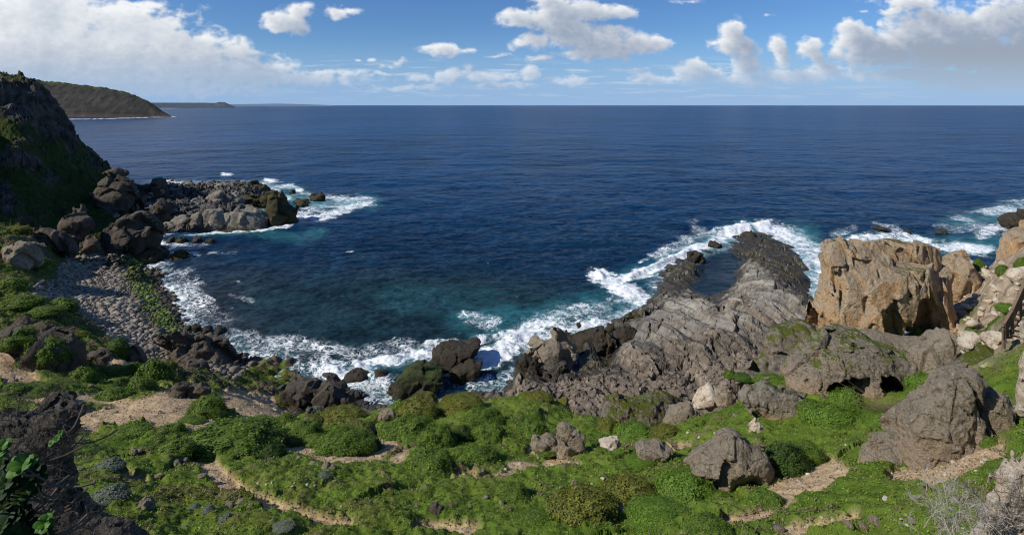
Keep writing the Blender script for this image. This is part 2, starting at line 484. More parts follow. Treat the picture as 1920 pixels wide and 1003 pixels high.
# bare earth, sand and worn paths: polylines surveyed on the smooth ground (row, column, half width)
SAND = [([(165, 790), (240, 775), (310, 765)], 30), ([(300, 800), (330, 775), (350, 745)], 30), ([(320, 760), (380, 800), (420, 800)], 24), ([(430, 752), (480, 765), (530, 778)], 26), ([(470, 785), (520, 815), (545, 830)], 14), ([(250, 760), (300, 745), (330, 740)], 16),
        ([(345, 836), (385, 862), (405, 885)], 15), ([(400, 885), (440, 918)], 20), ([(440, 915), (500, 945), (575, 970), (650, 988)], 14),
        ([(560, 838), (610, 855), (650, 860), (700, 852), (735, 836)], 10), ([(690, 826), (738, 826)], 11), ([(750, 852), (785, 840)], 12), ([(830, 890), (885, 890)], 11), ([(900, 898), (950, 888), (985, 872)], 11),
        ([(1465, 918), (1510, 900), (1555, 880)], 28), ([(1690, 895), (1760, 885), (1810, 866), (1860, 835)], 22), ([(1365, 975), (1420, 965), (1475, 942)], 12), ([(1480, 992), (1550, 982), (1605, 972)], 11),
        ([(-10, 668), (25, 695), (50, 725)], 32), ([(50, 735), (110, 762), (135, 778)], 16), ([(790, 990), (885, 992)], 13), ([(150, 745), (230, 750)], 12), ([(215, 690), (290, 705), (240, 662)], 20), ([(330, 745), (300, 738)], 12),
        ([(225, 890), (265, 902)], 9), ([(1035, 865), (1075, 870)], 12), ([(965, 870), (992, 872)], 11), ([(1250, 838), (1290, 834)], 6), ([(120, 510), (60, 545)], 12), ([(1000, 838), (1045, 852)], 7)]
sand = np.zeros_like(base)
sreg = (Yg < 75) & (Yg > 12)
sx, sy_ = PX[sreg], PY[sreg]
jit = (wn2[sreg] * 18 + wn1[sreg] * 12 + wn3[sreg] * 9)
acc = np.zeros(len(sx))
for pl, w in SAND:
    d = linedist(sx, sy_, pl, 1.5)
    acc = np.maximum(acc, sst(w + 7, w - 2, d + jit * .8 * min(1, w / 14)))
sand[sreg] = acc
sand *= (1 - rockR) * (1 - beach)

rock = np.clip(rockR * (1 - rubble) + shelf, 0, 1) * (1 - beach)
ROCKM = rock.copy()
cr = cliff * sst(.75, 1.3, slope + wn1 * .9) + cliff * sst(12, 18, base) * (sst(.1, .35, wn1) + .0)
CLB = [([(20, 190), (70, 200), (110, 230)], 38), ([(10, 300), (60, 305)], 16), ([(5, 360), (20, 385)], 14), ([(90, 335), (95, 340)], 10), ([(175, 285), (185, 305)], 12), ([(120, 250), (135, 270)], 14)]
cb = np.zeros_like(base); cm = cliff > .01
t_ = np.zeros(cm.sum())
for pl, w in CLB:
    t_ = np.maximum(t_, sst(w + 7, w - 5, linedist(PX[cm], PY[cm], pl, 1.) + wn1[cm] * 26 + wn2[cm] * 10))
cb[cm] = t_
cliffrock = np.clip(cb + cliff * sst(.28, .45, wn1 + wn2 * .5) * .8, 0, 1) * cliff
green = np.clip((1 - rock) * (1 - beach) * (1 - sand) * (1 - cliffrock) * (1 - rubble * .75), 0, 1)

# relief -----------------------------------------------------------
h = base.copy()
f1, f2, r1, r2 = voro2(Xg / 2.6 + wn2 * .25, Yg / 2.6, 3)
hum = np.sqrt(np.clip(1 - (f1 / .75) ** 2, 0, 1)) * sst(.35, .6, r1)
f1b, _, r1b, _ = voro2(Xg / .95 + wn3 * .2, Yg / .95, 9)
hum2 = np.sqrt(np.clip(1 - (f1b / .75) ** 2, 0, 1)) * (r1b > .4)
near = sst(130, 60, Yg)
gfor = green * near * (1 - sand) ** 2
h += gfor * (hum * .30 + hum2 * .13 + wn2 * .20 + wn3 * .15) * sst(2, 12, Yg)
h += wnL * (.5 * green * near) + sand * (wn2 * .14 + wn3 * .09 - .12)
# dark mass of the left bluff
h += bluff * (wn1 * 1.6 + fbm2(Xg / 3, Yg / 3, 4, 41, .55, True) * .9)
# right hillside of broken stone
fr1, fr2, rr1, rr2 = voro2(Xg / 1.6 + wn3 * .3, Yg / 1.6 + wn2 * .3, 13)
h += rubble * ((rr1 - .5) * 1.3 * sst(.02, .2, fr2 - fr1) + wn1 * 1.2 + wn2 * .4)

# bedded rock of the platform: tilted ledges along the strike, cross joints
s_ = Xg * .93 + Yg * .37; t2 = -Xg * .37 + Yg * .93
def saw(v):
    f = v - np.floor(v)
    return np.where(f < .8, f / .8, (1 - f) / .2)
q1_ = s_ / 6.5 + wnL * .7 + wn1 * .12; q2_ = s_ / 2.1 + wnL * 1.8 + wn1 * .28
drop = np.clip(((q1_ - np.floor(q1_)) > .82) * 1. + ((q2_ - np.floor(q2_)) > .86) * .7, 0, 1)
led = saw(q1_) * 1.2 + saw(q2_) * .42 + saw(s_ / .75 + wnL * 4 + wn1 * .6 + wn2 * .2) * .09
jg, jr, jp = slabs(s_ / 5.0 + wn1 * .5, t2 / 9.5 + wn1 * .4, 61)
jr2 = jr
joint = sst(.0, .07, jg)
kg, kr, kp = slabs(s_ / 1.7 + wn1 * .4 + wn2 * .08, t2 / 3.1 + wn1 * .5, 67)
kr2 = kr
joint2 = sst(0, .09, kg)
mg, mr, mp_ = slabs(s_ / .62 + wn1, t2 / .95 + wn1, 69)
prock = rock * (1 - shelf)
amp = sst(-1., 1.5, base) * .9 + .15
nearband = sst(92, 78, Yg)        # broken rubble along the landward side
h += prock * amp * ((led - .6) * (1 - .65 * nearband) + (jr - .5) * .9 + jp * (1.0 - .5 * nearband) + (joint - 1) * .9 + (kr - .5) * (.16 + .2 * nearband) + kp * .22 + (joint2 - 1) * .16 + nearband * ((mr - .5) * .32 + mp_ * .16 + (kr - .5) * .3) + wn3 * .05)
# big squared blocks of the left shelf
bg_, br, bp = slabs(Xg / 9 + wn1 * .15, Yg / 12 + wn1 * .15, 71, .5)
cg, crn, cp_ = slabs(Xg / 2.7 + wn2 * .1, Yg / 3.6 + wn1 * .2, 73)
dg, drn, dp_ = slabs(Xg / 1.1 + wn2 * .1, Yg / 1.4, 75)
rough_ = sst(-95, -125, Xg - (Yg - 180) * .0)
h += shelf * (sst(-1.5, 1.5, base) * 1. + .1) * ((br - .5) * 1.8 + bp * 1.0 + (sst(0, .07, bg_) - 1) * 2.2 + (crn - .5) * (.5 + rough_ * 1.6) + cp_ * (.5 + rough_) + (sst(0, .08, cg) - 1) * .4 + (drn - .5) * (.12 + rough_ * .5) + saw(Xg / 4.2 + wn1 * .4) * .4)
# cliff crags
xg_, xr_, xp_ = slabs(Xg / 5 + wn1 * .5, Yg / 7 + wn1 * .5, 77)
h += cliffrock * ((xr_ - .5) * 2.2 + xp_ * 2.0) + cliff * (wn1 * 1.6 + wn2 * .7) + cliffrock * (fbm2(Xg / 5, Yg / 9, 5, 81, .55, True) * 3.2 - .5)
h += beach * (wn2 * .12)
h = np.maximum(h, -5)

# horizontal raggedness of steep crags so that they are not smooth curtains
dX = cliffrock * fbm2(h / 3 + Xg / 7, Yg / 7, 4, 91) * 2.2
Z = h

# colours ----------------------------------------------------------
shp = base.shape
C = np.zeros(shp + (3,), np.float32)
tint = np.clip(.5 + wn1 * .9 + wn2 * .5, 0, 1)
C[:] = (.072, .125, .014)
C = cmix(C, (.13, .18, .026), tint)
C = cmix(C, (.12, .10, .028), sst(.15, .5, wnL + wn2 * .5) * .6)
C = cmix(C, (.15, .105, .065), sst(.22, .42, wn2 * .7 + wn3 * .45 + wn1 * .25) * .75)
C = cmix(C, (.20, .185, .16), (sst(.52, .6, wn3 * .9 + wn2 * .35)) * .8)
# bluff: brown earth between shrubs
C = cmix(C, (.13, .095, .065), bluff * sst(-.05, .3, wn1 * .7 + wn2 * .6 + slope * .15))
sc = np.zeros_like(C); sc[:] = (.52, .385, .22)
sc = cmix(sc, (.42, .285, .17), np.clip(.4 + wn1 * 1.1 + wn2 * .7, 0, 1)); sc = cmix(sc, (.24, .155, .09), sst(.12, .4, wn3 + wn2 * .5) * .6); sc = cmix(sc, (.50, .44, .36), sst(.4, .55, wn3 + wn2 * .3))
C = C + (sc - C) * sand[..., None]
# rubble hillside
rc = np.zeros_like(C); rc[:] = (.36, .285, .20)
rc = cmix(rc, (.24, .185, .13), np.clip(.5 + wn2, 0, 1)); rc = cmix(rc, (.5, .44, .36), sst(.3, .55, wn3)); rc = cmix(rc, (.06, .095, .015), sst(.12, .3, wn1 + wn2 * .4))
C = C + (rc - C) * rubble[..., None]
# platform rock
pc = np.zeros_like(C); pc[:] = (.20, .192, .168)
grain = fbm2(s_ / .5, t2 / 5, 4, 101); grain2 = fbm2(s_ / 1.9 + wn1 * .5, t2 / 15, 4, 105)
seam = np.clip(sst(.055, .0, np.abs(fbm2(s_ / 1.1 + wn1 * .4, t2 / 16, 2, 107))) + sst(.05, .0, np.abs(fbm2(s_ / .45, t2 / 9, 2, 109))) * .5, 0, 1)
pc = cmix(pc, (.32, .30, .25), np.clip(.4 + grain * 1.1 + (jr2 - .5) * .7 + (kr2 - .5) * .5, 0, 1))
brown = sst(108, 84, Yg + wn1 * 14 - (PX < 1250) * 4) * (.9 * (.35 + .65 * sst(.35, .6, jr + wn2 * .4))) + sst(.05, .3, wn1 + wn2 * .3) * .25 * (Yg > 84) + .0
brown = np.clip(brown + sst(.02, .22, grain2 + wn1 * .25) * .85 * (PX > 1230) * sst(140, 120, Yg), 0, 1)
brown = np.clip(brown * (.4 + .6 * sst(.3, .6, kr + wn2 * .5)) + sst(88, 79, Yg) * .97, 0, 1)
pb = np.zeros_like(C); pb[:] = (.115, .090, .064); pb = cmix(pb, (.195, .158, .115), np.clip(.5 + wn2 + grain, 0, 1)); pb = cmix(pb, (.33, .27, .21), sst(.25, .5, wn3 + wn2 * .6) * .8)
pc = pc + (pb - pc) * brown[..., None]
pc = pc * ((1 - .5 * seam) * (1 - .42 * drop) * (.72 + .5 * jr) * (.5 + .5 * (joint * (.35 + .65 * joint2))))[..., None]  # shade of the ledge drops put into the colour, beside dark seams and joints
edge = polysdf(PX, PY, [(960, 700), (1000, 655), (1130, 605), (1235, 525), (1290, 480), (1410, 430), (1520, 470), (1545, 560), (1560, 640), (1530, 620), (1500, 575), (1470, 540), (1400, 495), (1370, 560), (1345, 600), (1310, 565), (1285, 560), (1250, 560), (1215, 590), (1180, 625), (1155, 665), (1170, 690), (1090, 705), (1000, 722)])
wet = np.clip(sst(1.9, .7, h + wn2 * .8) + sst(10, -14, edge + wn2 * 22 + wn1 * 12), 0, 1)
dk = np.zeros_like(C); dk[:] = (.034, .029, .021); dk = cmix(dk, (.075, .062, .026), np.clip(.3 + wn2 * 1.4, 0, 1) * .8); dk = cmix(dk, (.11, .095, .08), sst(.2, .5, grain) * .6)
pc = pc + (dk - pc) * wet[..., None]
# left shelf
lc = np.zeros_like(C); lc[:] = (.32, .295, .235); lc = cmix(lc, (.20, .175, .135), np.clip(.4 + wn2 * 1.2 + (crn - .5) * .8, 0, 1)); lc = cmix(lc, (.20, .145, .095), sst(0, .3, wn1 + (Xg < -150) * .2))
lc = lc * (.35 + .65 * sst(0, .08, bg_))[..., None]
lw = np.clip(sst(1.6, .4, h + wn2 * .6) + sst(440, 480, PX + wn1 * 20) * .9, 0, 1)
lo = np.zeros_like(C); lo[:] = (.055, .044, .022); lo = cmix(lo, (.085, .07, .025), np.clip(.5 + wn2, 0, 1))
lc = lc + (lo - lc) * lw[..., None]
pc = pc + (lc - pc) * shelf[..., None]
# near shore of the front: dark
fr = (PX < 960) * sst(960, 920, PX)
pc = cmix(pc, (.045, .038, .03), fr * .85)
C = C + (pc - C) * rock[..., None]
# beach bed
bc = np.zeros_like(C); bc[:] = (.10, .085, .07); bc = cmix(bc, (.055, .045, .035), sst(3, .5, h))
C = C + (bc - C) * beach[..., None]
# cliff
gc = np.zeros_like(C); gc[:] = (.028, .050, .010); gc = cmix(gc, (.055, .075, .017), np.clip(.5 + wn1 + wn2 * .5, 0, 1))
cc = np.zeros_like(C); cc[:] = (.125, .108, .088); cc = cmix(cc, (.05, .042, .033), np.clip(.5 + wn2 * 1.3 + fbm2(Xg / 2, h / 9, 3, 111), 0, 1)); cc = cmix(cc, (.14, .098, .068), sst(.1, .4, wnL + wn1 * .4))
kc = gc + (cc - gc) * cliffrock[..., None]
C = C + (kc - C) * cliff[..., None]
C *= (1 + .25 * wn3)[..., None]
C = np.clip(C, .004, .8)

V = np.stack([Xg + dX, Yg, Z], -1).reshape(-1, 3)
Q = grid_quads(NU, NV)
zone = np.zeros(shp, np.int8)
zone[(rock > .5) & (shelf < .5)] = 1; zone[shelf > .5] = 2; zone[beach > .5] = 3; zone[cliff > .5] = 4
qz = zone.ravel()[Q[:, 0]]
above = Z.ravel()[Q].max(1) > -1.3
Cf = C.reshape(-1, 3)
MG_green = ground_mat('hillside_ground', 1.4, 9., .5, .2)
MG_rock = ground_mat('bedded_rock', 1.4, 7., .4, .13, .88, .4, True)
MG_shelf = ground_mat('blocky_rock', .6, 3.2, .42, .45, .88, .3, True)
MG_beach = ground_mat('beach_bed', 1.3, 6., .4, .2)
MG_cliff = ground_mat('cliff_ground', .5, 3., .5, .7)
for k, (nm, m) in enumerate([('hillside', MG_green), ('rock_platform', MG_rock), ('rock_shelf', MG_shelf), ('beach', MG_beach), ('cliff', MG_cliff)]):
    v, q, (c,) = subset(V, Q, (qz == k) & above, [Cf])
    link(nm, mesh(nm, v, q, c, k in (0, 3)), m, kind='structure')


def ground_z(x, y):
    u = np.asarray(x) / np.asarray(y)
    return bil(Z, (u - U0) / (U1 - U0) * (NU - 1), (np.log(y) - ls[0]) / (ls[-1] - ls[0]) * (NV - 1))


def hit(px, py, ymin=8., ymax=300.):
    """first ground point along a sight line"""
    Ys = np.exp(np.linspace(np.log(ymin), np.log(ymax), 2500))
    g = ground_z((px - CX) / F * Ys, Ys)
    r = H - (py - CY) / F * Ys
    i = np.argmax(g >= r)
    if g[i] < r[i]: i = len(Ys) - 1
    Y = Ys[i]
    return np.array([(px - CX) / F * Y, Y, max(g[i], 0.)])
# ------------------------------------------------------------------ sea
NSU = 1000
rows = np.arange(830., 203., -.92)
SYr = np.concatenate([F * H / (rows - CY), np.geomspace(F * H / (203 - CY) * 1.012, 44000, 130)])
su = np.linspace(-1.5, 1.5, NSU)
SU, SY = np.meshgrid(su, SYr); SX = SU * SY
SPX = CX + F * SU; SPY = CY + F * H / SY
nearm = (SY < 900)
g1 = np.zeros_like(SU); g2 = g1.copy(); g3 = g1.copy()
# chop: crests run roughly along x, longer swell behind
dYr = np.gradient(SYr)[:, None]
def wave(lx, ly, a, seed, ridge=False):
    f = sst(1.2, 3., ly / dYr) * np.ones_like(SU)
    m = f[:, 0] > 0
    r = np.zeros_like(SU)
    r[m] = fbm2(SX[m] / lx + SY[m] * .25 / lx, SY[m] / ly - SX[m] * .2 / lx, 2, seed, .5, ridge) * a * f[m]
    return r
hz = wave(26, 15, .55, 201) + wave(9, 5, .30, 203, True) + wave(3.6, 2.0, .20, 205, True) + wave(1.5, .9, .10, 207, True) + wave(90, 50, .9, 209)

FOAM = [  # surveyed on the sea surface: polyline, half width, strength, lace (0 solid .. 1 thin threads)
    ([(1128, 516), (1160, 540), (1200, 560), (1222, 568)], 24, 1.1, .1), ([(1120, 512), (1150, 512)], 9, 1, .2), ([(1160, 525), (1240, 500), (1300, 470), (1350, 450), (1405, 430), (1440, 430)], 15, 1.05, .15),
    ([(1230, 480), (1300, 450), (1390, 425)], 14, .55, .7), ([(1440, 432), (1490, 450), (1520, 475), (1535, 520), (1540, 570)], 30, .8, .4), ([(1480, 430), (1540, 455)], 14, .55, .7),
    ([(1190, 592), (1120, 608), (1050, 628), (1000, 642), (960, 652)], 21, .85, .4), ([(905, 682), (935, 665), (965, 640), (1000, 625)], 30, 1.1, .1), ([(1000, 615), (1100, 590), (1180, 575)], 30, .6, .8),
    ([(800, 652), (870, 652), (940, 640)], 10, .95, .2), ([(675, 694), (740, 674), (815, 664)], 24, .92, .4), ([(690, 670), (760, 655), (800, 690)], 20, .5, .8),
    ([(425, 655), (500, 680), (560, 690), (640, 705), (700, 720)], 36, .78, .75), ([(470, 640), (560, 650), (660, 662), (760, 650)], 26, .52, .95), ([(880, 715), (920, 715)], 14, .5, .8), ([(760, 720), (700, 730)], 16, .55, .8),
    ([(345, 614), (400, 632), (440, 650)], 28, .85, .6), ([(380, 615), (480, 622)], 10, .5, .8), ([(275, 488), (295, 520), (318, 560), (345, 615)], 32, .85, .65), ([(330, 520), (360, 580), (400, 600)], 40, .46, .95),
    ([(300, 455), (340, 462), (385, 460)], 10, .7, .5), ([(315, 480), (365, 483)], 11, .75, .5), ([(270, 480), (320, 500)], 14, .65, .6), ([(390, 478), (440, 478)], 6, .5, .7),
    ([(305, 438), (400, 437), (490, 433), (545, 425)], 6, .8, .4), ([(500, 345), (545, 352), (590, 372), (640, 372), (690, 376)], 13, .75, .5), ([(560, 408), (600, 412), (650, 392), (695, 380)], 12, .9, .35),
    ([(575, 395), (660, 378)], 14, .6, .6), ([(440, 366), (500, 362), (540, 372)], 8, 1, .3), ([(475, 400), (490, 412)], 13, .9, .4), ([(535, 395), (570, 405)], 9, .8, .4),
    ([(418, 326), (434, 328)], 5, .85, .3), ([(500, 339), (516, 340)], 7, .9, .3), ([(555, 353), (565, 357)], 7, .9, .3), ([(300, 338), (345, 344)], 6, .8, .4), ([(490, 348), (520, 356)], 8, .8, .3),
    ([(1555, 462), (1620, 447), (1680, 443), (1760, 462), (1850, 470)], 17, .85, .35), ([(1640, 425), (1680, 428)], 9, .7, .5), ([(1800, 408), (1860, 398), (1920, 383), (1990, 375)], 20, .7, .5), ([(1840, 445), (1880, 425), (1930, 405)], 18, .75, .5), ([(1760, 430), (1840, 430)], 16, .42, .85),
    ([(1600, 430), (1560, 440)], 10, .45, .8), ([(435, 557), (470, 564)], 8, .75, .5), ([(385, 560), (400, 566)], 5, .6, .6), ([(870, 592), (900, 596), (930, 606)], 12, .6, .85), ([(880, 605), (920, 618)], 16, .38, .9),
    ([(1300, 420), (1330, 440)], 14, .35, .9), ([(1390, 418), (1395, 419)], 3, 1, 0), ([(1200, 490), (1215, 485)], 5, .5, .6), ([(650, 475), (662, 473)], 2.5, .7, .3), ([(445, 530), (450, 532)], 4, .5, .5),
    ([(-60, 224), (130, 224), (200, 223), (330, 219)], .9, 1.0, 0), ([(300, 203.6), (330, 203.6)], .35, .7, 0), ([(1395, 462), (1440, 445)], 8, .8, .5), ([(1400, 470), (1410, 480)], 8, .6, .7)]
TEAL = [([(880, 600), (1000, 600), (1100, 580), (1180, 560)], 50, .62), ([(900, 640), (1000, 620)], 36, .55), ([(1140, 530), (1230, 500), (1330, 455), (1400, 430)], 32, .6), ([(1500, 440), (1540, 500), (1540, 570)], 40, .8),
        ([(500, 440), (560, 450), (600, 440)], 20, .6), ([(540, 370), (600, 385), (690, 380)], 26, .95), ([(500, 350), (560, 355)], 18, .7), ([(450, 370), (520, 372), (490, 405)], 14, .8), ([(310, 440), (480, 440)], 10, .6),
        ([(1580, 455), (1750, 460), (1870, 460)], 34, .7), ([(1800, 420), (1920, 395)], 40, .7), ([(690, 690), (820, 680)], 24, .6), ([(870, 605), (930, 620)], 26, .4), ([(750, 560), (900, 570)], 60, .28), ([(340, 342), (360, 350)], 8, .6)]
foam = np.zeros_like(SU); lace = np.ones_like(SU) * .5; teal = np.zeros_like(SU)
m = SPY > 203
fx, fy = SPX[m], SPY[m]
jx = fbm2(SX[m] / 7, SY[m] / 7, 4, 221) * 16; j2_ = fbm2(SX[m] / 2.2, SY[m] / 2.2, 3, 223) * 6
fa = np.zeros(len(fx)); la = np.full(len(fx), .5); ta = np.zeros(len(fx))
for pl, w, s, lc_ in FOAM:
    d = linedist(fx, fy, pl, 1.6) + (jx + j2_) * min(1, w / 18)
    v = s * sst(w * 1.55, w * .25, d)
    b = v > fa
    la = np.where(b, lc_, la); fa = np.maximum(fa, v)
for pl, w, s in TEAL:
    d = linedist(fx, fy, pl, 1.7) + jx * .9 * min(1, w / 25)
    ta = np.maximum(ta, s * sst(w * 1.6, 0, d))
fa = fa * np.where(la > .45, np.clip(.72 + 1.3 * fbm2(SX[m] / 13, SY[m] / 13, 3, 227), .2, 1.15), np.clip(.95 + .5 * fbm2(SX[m] / 13, SY[m] / 13, 3, 227), .6, 1.2))
foam[m] = fa; lace[m] = la; teal[m] = ta
# water meeting the rocks
nm = (SY < 300) & (SY > 60) & (np.abs(SU) < 1.25)
gz = np.full(SU.shape, -5.); gz[nm] = ground_z(SX[nm], SY[nm])
contact = sst(-1.5, -.1, gz) * nm
pool = sst(14, -10, polysdf(SPX, SPY, [(1290, 520), (1330, 480), (1385, 470), (1395, 500), (1380, 520), (1400, 545), (1350, 575), (1300, 550)])) + sst(10, -10, polysdf(SPX, SPY, [(1060, 690), (1130, 655), (1165, 640), (1175, 670), (1120, 700)]))
foam = np.maximum(foam * (1 - .93 * np.clip(pool, 0, 1)), contact * .42 * (1 - np.clip(pool, 0, 1)))
# relief of the broken water
b_ = np.zeros_like(SU)
mb = foam > .15
b_[mb] = (fbm2(SX[mb] / 3.2, SY[mb] / 3.2, 4, 231, .55) * .8 + fbm2(SX[mb] / .9, SY[mb] / .9, 2, 235) * .18) * np.clip(foam[mb], 0, 1)
CREST = [([(1122, 512), (1128, 520)], 7, .9), ([(1340, 438), (1440, 428)], 8, 2.2), ([(800, 650), (930, 640)], 6, .8), ([(418, 326), (434, 328)], 4, .9), ([(500, 338), (516, 340)], 5, 1.1), ([(553, 352), (567, 356)], 5, .9), ([(1180, 520), (1290, 472)], 7, .8), ([(900, 678), (960, 640)], 14, .6), ([(1600, 447), (1700, 441)], 7, .9), ([(1830, 400), (1920, 382)], 8, .9)]
for pl, w, a in CREST:
    b_ += a * sst(w * 1.6, 0, linedist(SPX, SPY, pl, 2.)) * (SPY > 300)
sz = hz * (1 - .75 * np.clip(pool, 0, 1)) * np.clip(1 - contact * .75, .1, 1) + b_

navy = np.zeros(SU.shape + (3,), np.float32)
navy[:] = (.003, .040, .115)
big = np.zeros_like(SU); big[nearm] = fbm2(SX[nearm] / 45, SY[nearm] / 45, 4, 241)
far = np.zeros_like(SU); far[:] = fbm2(SX / 400 + .3, SY / 900, 4, 243)
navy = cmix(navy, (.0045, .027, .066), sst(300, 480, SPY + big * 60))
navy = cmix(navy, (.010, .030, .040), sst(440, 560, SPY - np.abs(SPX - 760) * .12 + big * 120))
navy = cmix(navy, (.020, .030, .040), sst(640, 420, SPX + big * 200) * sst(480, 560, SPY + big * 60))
navy = cmix(navy, (.018, .05, .115), sst(800, 150, SPX) * sst(420, 230, SPY) * .8)  # paler far water at left: sky sheen put into the colour
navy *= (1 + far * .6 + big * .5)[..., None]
tl = np.clip(teal + contact * .35, 0, 1)
navy = cmix(navy, (.022, .105, .13), sst(0, .7, tl)); navy = cmix(navy, (.085, .25, .28), sst(.6, 1.1, tl + foam * .35))
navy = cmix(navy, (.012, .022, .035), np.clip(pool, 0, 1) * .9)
navy = np.clip(navy, .002, .8)

def sea_mat():
    m, nt, out = new_mat('sea_water')
    at = N(nt, 'ShaderNodeAttribute', attribute_name='Col').outputs['Color']
    fo = N(nt, 'ShaderNodeAttribute', attribute_name='Foam').outputs['Fac']
    la = N(nt, 'ShaderNodeAttribute', attribute_name='Lace').outputs['Fac']
    pos = N(nt, 'ShaderNodeNewGeometry').outputs['Position']
    mp = N(nt, 'ShaderNodeMapping'); mp.inputs['Scale'].default_value = (.62, 1., 1.); mp.inputs['Rotation'].default_value = (0, 0, .25)
    nt.links.new(pos, mp.inputs[0]); p = mp.outputs[0]
    w1 = noise(nt, p, .9, 5, .6, .4); w2 = noise(nt, p, .17, 5, .62, .5); w3 = noise(nt, p, .03, 5, .65, .3); w4 = noise(nt, p, .006, 6, .7)
    hsum = math_(nt, 'ADD', math_(nt, 'MULTIPLY', w1, .32), math_(nt, 'ADD', math_(nt, 'MULTIPLY', w2, 1.5), math_(nt, 'ADD', math_(nt, 'MULTIPLY', w3, 7.), math_(nt, 'MULTIPLY', w4, 24.))))
    nrm = bump(nt, hsum, .75, 1.)
    # lacy threads: narrow bands where two warped noises cross their mean
    wv = N(nt, 'ShaderNodeVectorMath', operation='MULTIPLY_ADD')
    nt.links.new(noise(nt, pos, .28, 4, .6, 0, 'Color'), wv.inputs[0]); wv.inputs[1].default_value = (3.4, 3.4, 0); nt.links.new(pos, wv.inputs[2])
    q = wv.outputs[0]
    a = math_(nt, 'ABSOLUTE', math_(nt, 'SUBTRACT', noise(nt, q, .42, 5, .62), .5)); b = math_(nt, 'ABSOLUTE', math_(nt, 'SUBTRACT', noise(nt, q, 1.15, 5, .65), .5))
    th = math_(nt, 'MINIMUM', a, math_(nt, 'MULTIPLY', b, 1.25))
    thread = maprange(nt, th, .0, .07, 1., 0.)
    soft = noise(nt, q, .55, 8, .7)
    solid = maprange(nt, math_(nt, 'ADD', fo, math_(nt, 'ADD', math_(nt, 'MULTIPLY', thread, .28), math_(nt, 'MULTIPLY_ADD', soft, 2.6, -1.42))), .45, .95)
    lacy = math_(nt, 'MULTIPLY', maprange(nt, math_(nt, 'ADD', fo, math_(nt, 'MULTIPLY_ADD', thread, .8, math_(nt, 'MULTIPLY_ADD', soft, 1.5, -.80))), .68, 1.3), maprange(nt, fo, .05, .3))
    f = math_(nt, 'ADD', math_(nt, 'MULTIPLY', solid, math_(nt, 'SUBTRACT', 1., la)), math_(nt, 'MULTIPLY', lacy, la), clamp=True)
    # a few specks of white water further out
    sk = math_(nt, 'MULTIPLY', maprange(nt, w2, .70, .76), maprange(nt, w4, .52, .62))
    f = math_(nt, 'MAXIMUM', f, math_(nt, 'MULTIPLY', sk, .35))
    v = N(nt, 'ShaderNodeVectorMath', operation='SCALE'); nt.links.new(at, v.inputs[0])
    nt.links.new(math_(nt, 'ADD', math_(nt, 'MULTIPLY_ADD', w2, 2.1, -.75), math_(nt, 'MULTIPLY_ADD', w1, 1.7, -.15)), v.inputs[3])
    veil = mixc(nt, math_(nt, 'MULTIPLY', maprange(nt, fo, .15, 1.), .35), v.outputs[0], (.20, .42, .46))
    c = mixc(nt, f, veil, (.82, .84, .85))
    bs = bsdf(nt, out, c, .3, nrm, .13)
    nt.links.new(math_(nt, 'MULTIPLY_ADD', f, .6, .3), bs.inputs['Roughness'])
    bs.inputs['IOR'].default_value = 1.33
    return m

Vs = np.stack([SX, SY, sz], -1).reshape(-1, 3)
Qs = grid_quads(NSU, len(SYr))
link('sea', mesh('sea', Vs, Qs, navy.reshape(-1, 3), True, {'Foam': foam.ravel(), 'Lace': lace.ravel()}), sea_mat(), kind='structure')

# ------------------------------------------------------------------ headlands
def ridge(name, prof, Yf, depth, wl, mat, colf, nu=420, nv=110, rough=1.):
    """hill whose shore lies at distance Yf; prof: skyline (column, row) seen from the path"""
    pr = np.array(prof, float)
    u = np.linspace((pr[0, 0] - CX) / F, (pr[-1, 0] - CX) / F, nu)
    v = np.linspace(0, 1, nv)
    Uu, Vv = np.meshgrid(u, v)
    tip = np.clip((u[-1] - Uu) / (u[-1] - u[0]), 0, 1)
    Yy = Yf + depth * (Vv - .0) * np.minimum(1, tip * 2.2 + .05)
    Yr = Yf + depth * .62 * np.minimum(1, tip * 2.2 + .05)
    top = H - (np.interp(CX + F * Uu, pr[:, 0], pr[:, 1]) - CY) / F * Yr
    sh = np.where(Vv < .62, np.sin(np.clip(Vv / .62, 0, 1) * np.pi / 2) ** .75, 1 - ((Vv - .62) / .38) ** 2 * .6)
    X = Uu * Yy
    L = depth * .12
    n = fbm2(X / L, Yy / L, 5, 301, .55, True); n2_ = fbm2(X / (L * .3), Yy / (L * .3), 4, 311)
    z = top * sh + rough * (n * .09 + n2_ * .035) * top * np.sin(np.clip(Vv, 0, 1) * np.pi) * (sh < .995)
    z = np.where(Vv < .03, -4, z)
    c = colf(X, Yy, z, sh, n, n2_, top)
    return link(name, mesh(name, np.stack([X, Yy, z], -1).reshape(-1, 3), grid_quads(nu, nv), c.reshape(-1, 3)), mat, kind='structure')

def hcol(X, Y, z, sh, n, n2, top):
    c = np.zeros(X.shape + (3,), np.float32); c[:] = (.036, .037, .034)
    c = cmix(c, (.052, .060, .030), sst(.80, .97, sh + n2 * .08)); c = cmix(c, (.075, .062, .052), sst(.1, .5, n2 + n * .4) * sst(.9, .6, sh) * .7)
    c = cmix(c, (.10, .07, .06), sst(7, 2, z + n2 * 5))
    return c
def fcol(a, b):  # far coasts: bluish distance haze put into the base colour
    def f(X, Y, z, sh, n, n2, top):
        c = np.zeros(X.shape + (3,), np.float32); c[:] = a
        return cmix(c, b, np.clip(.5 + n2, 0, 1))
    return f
MH = ground_mat('scrub_headland', .035, .2, .4, 6.)
ridge('headland', [(-420, 120), (-200, 135), (0, 151), (60, 153), (110, 158), (150, 162), (200, 168), (240, 176), (270, 187), (290, 198), (305, 209), (321, 218)], 1830, 620, 0, MH, hcol)
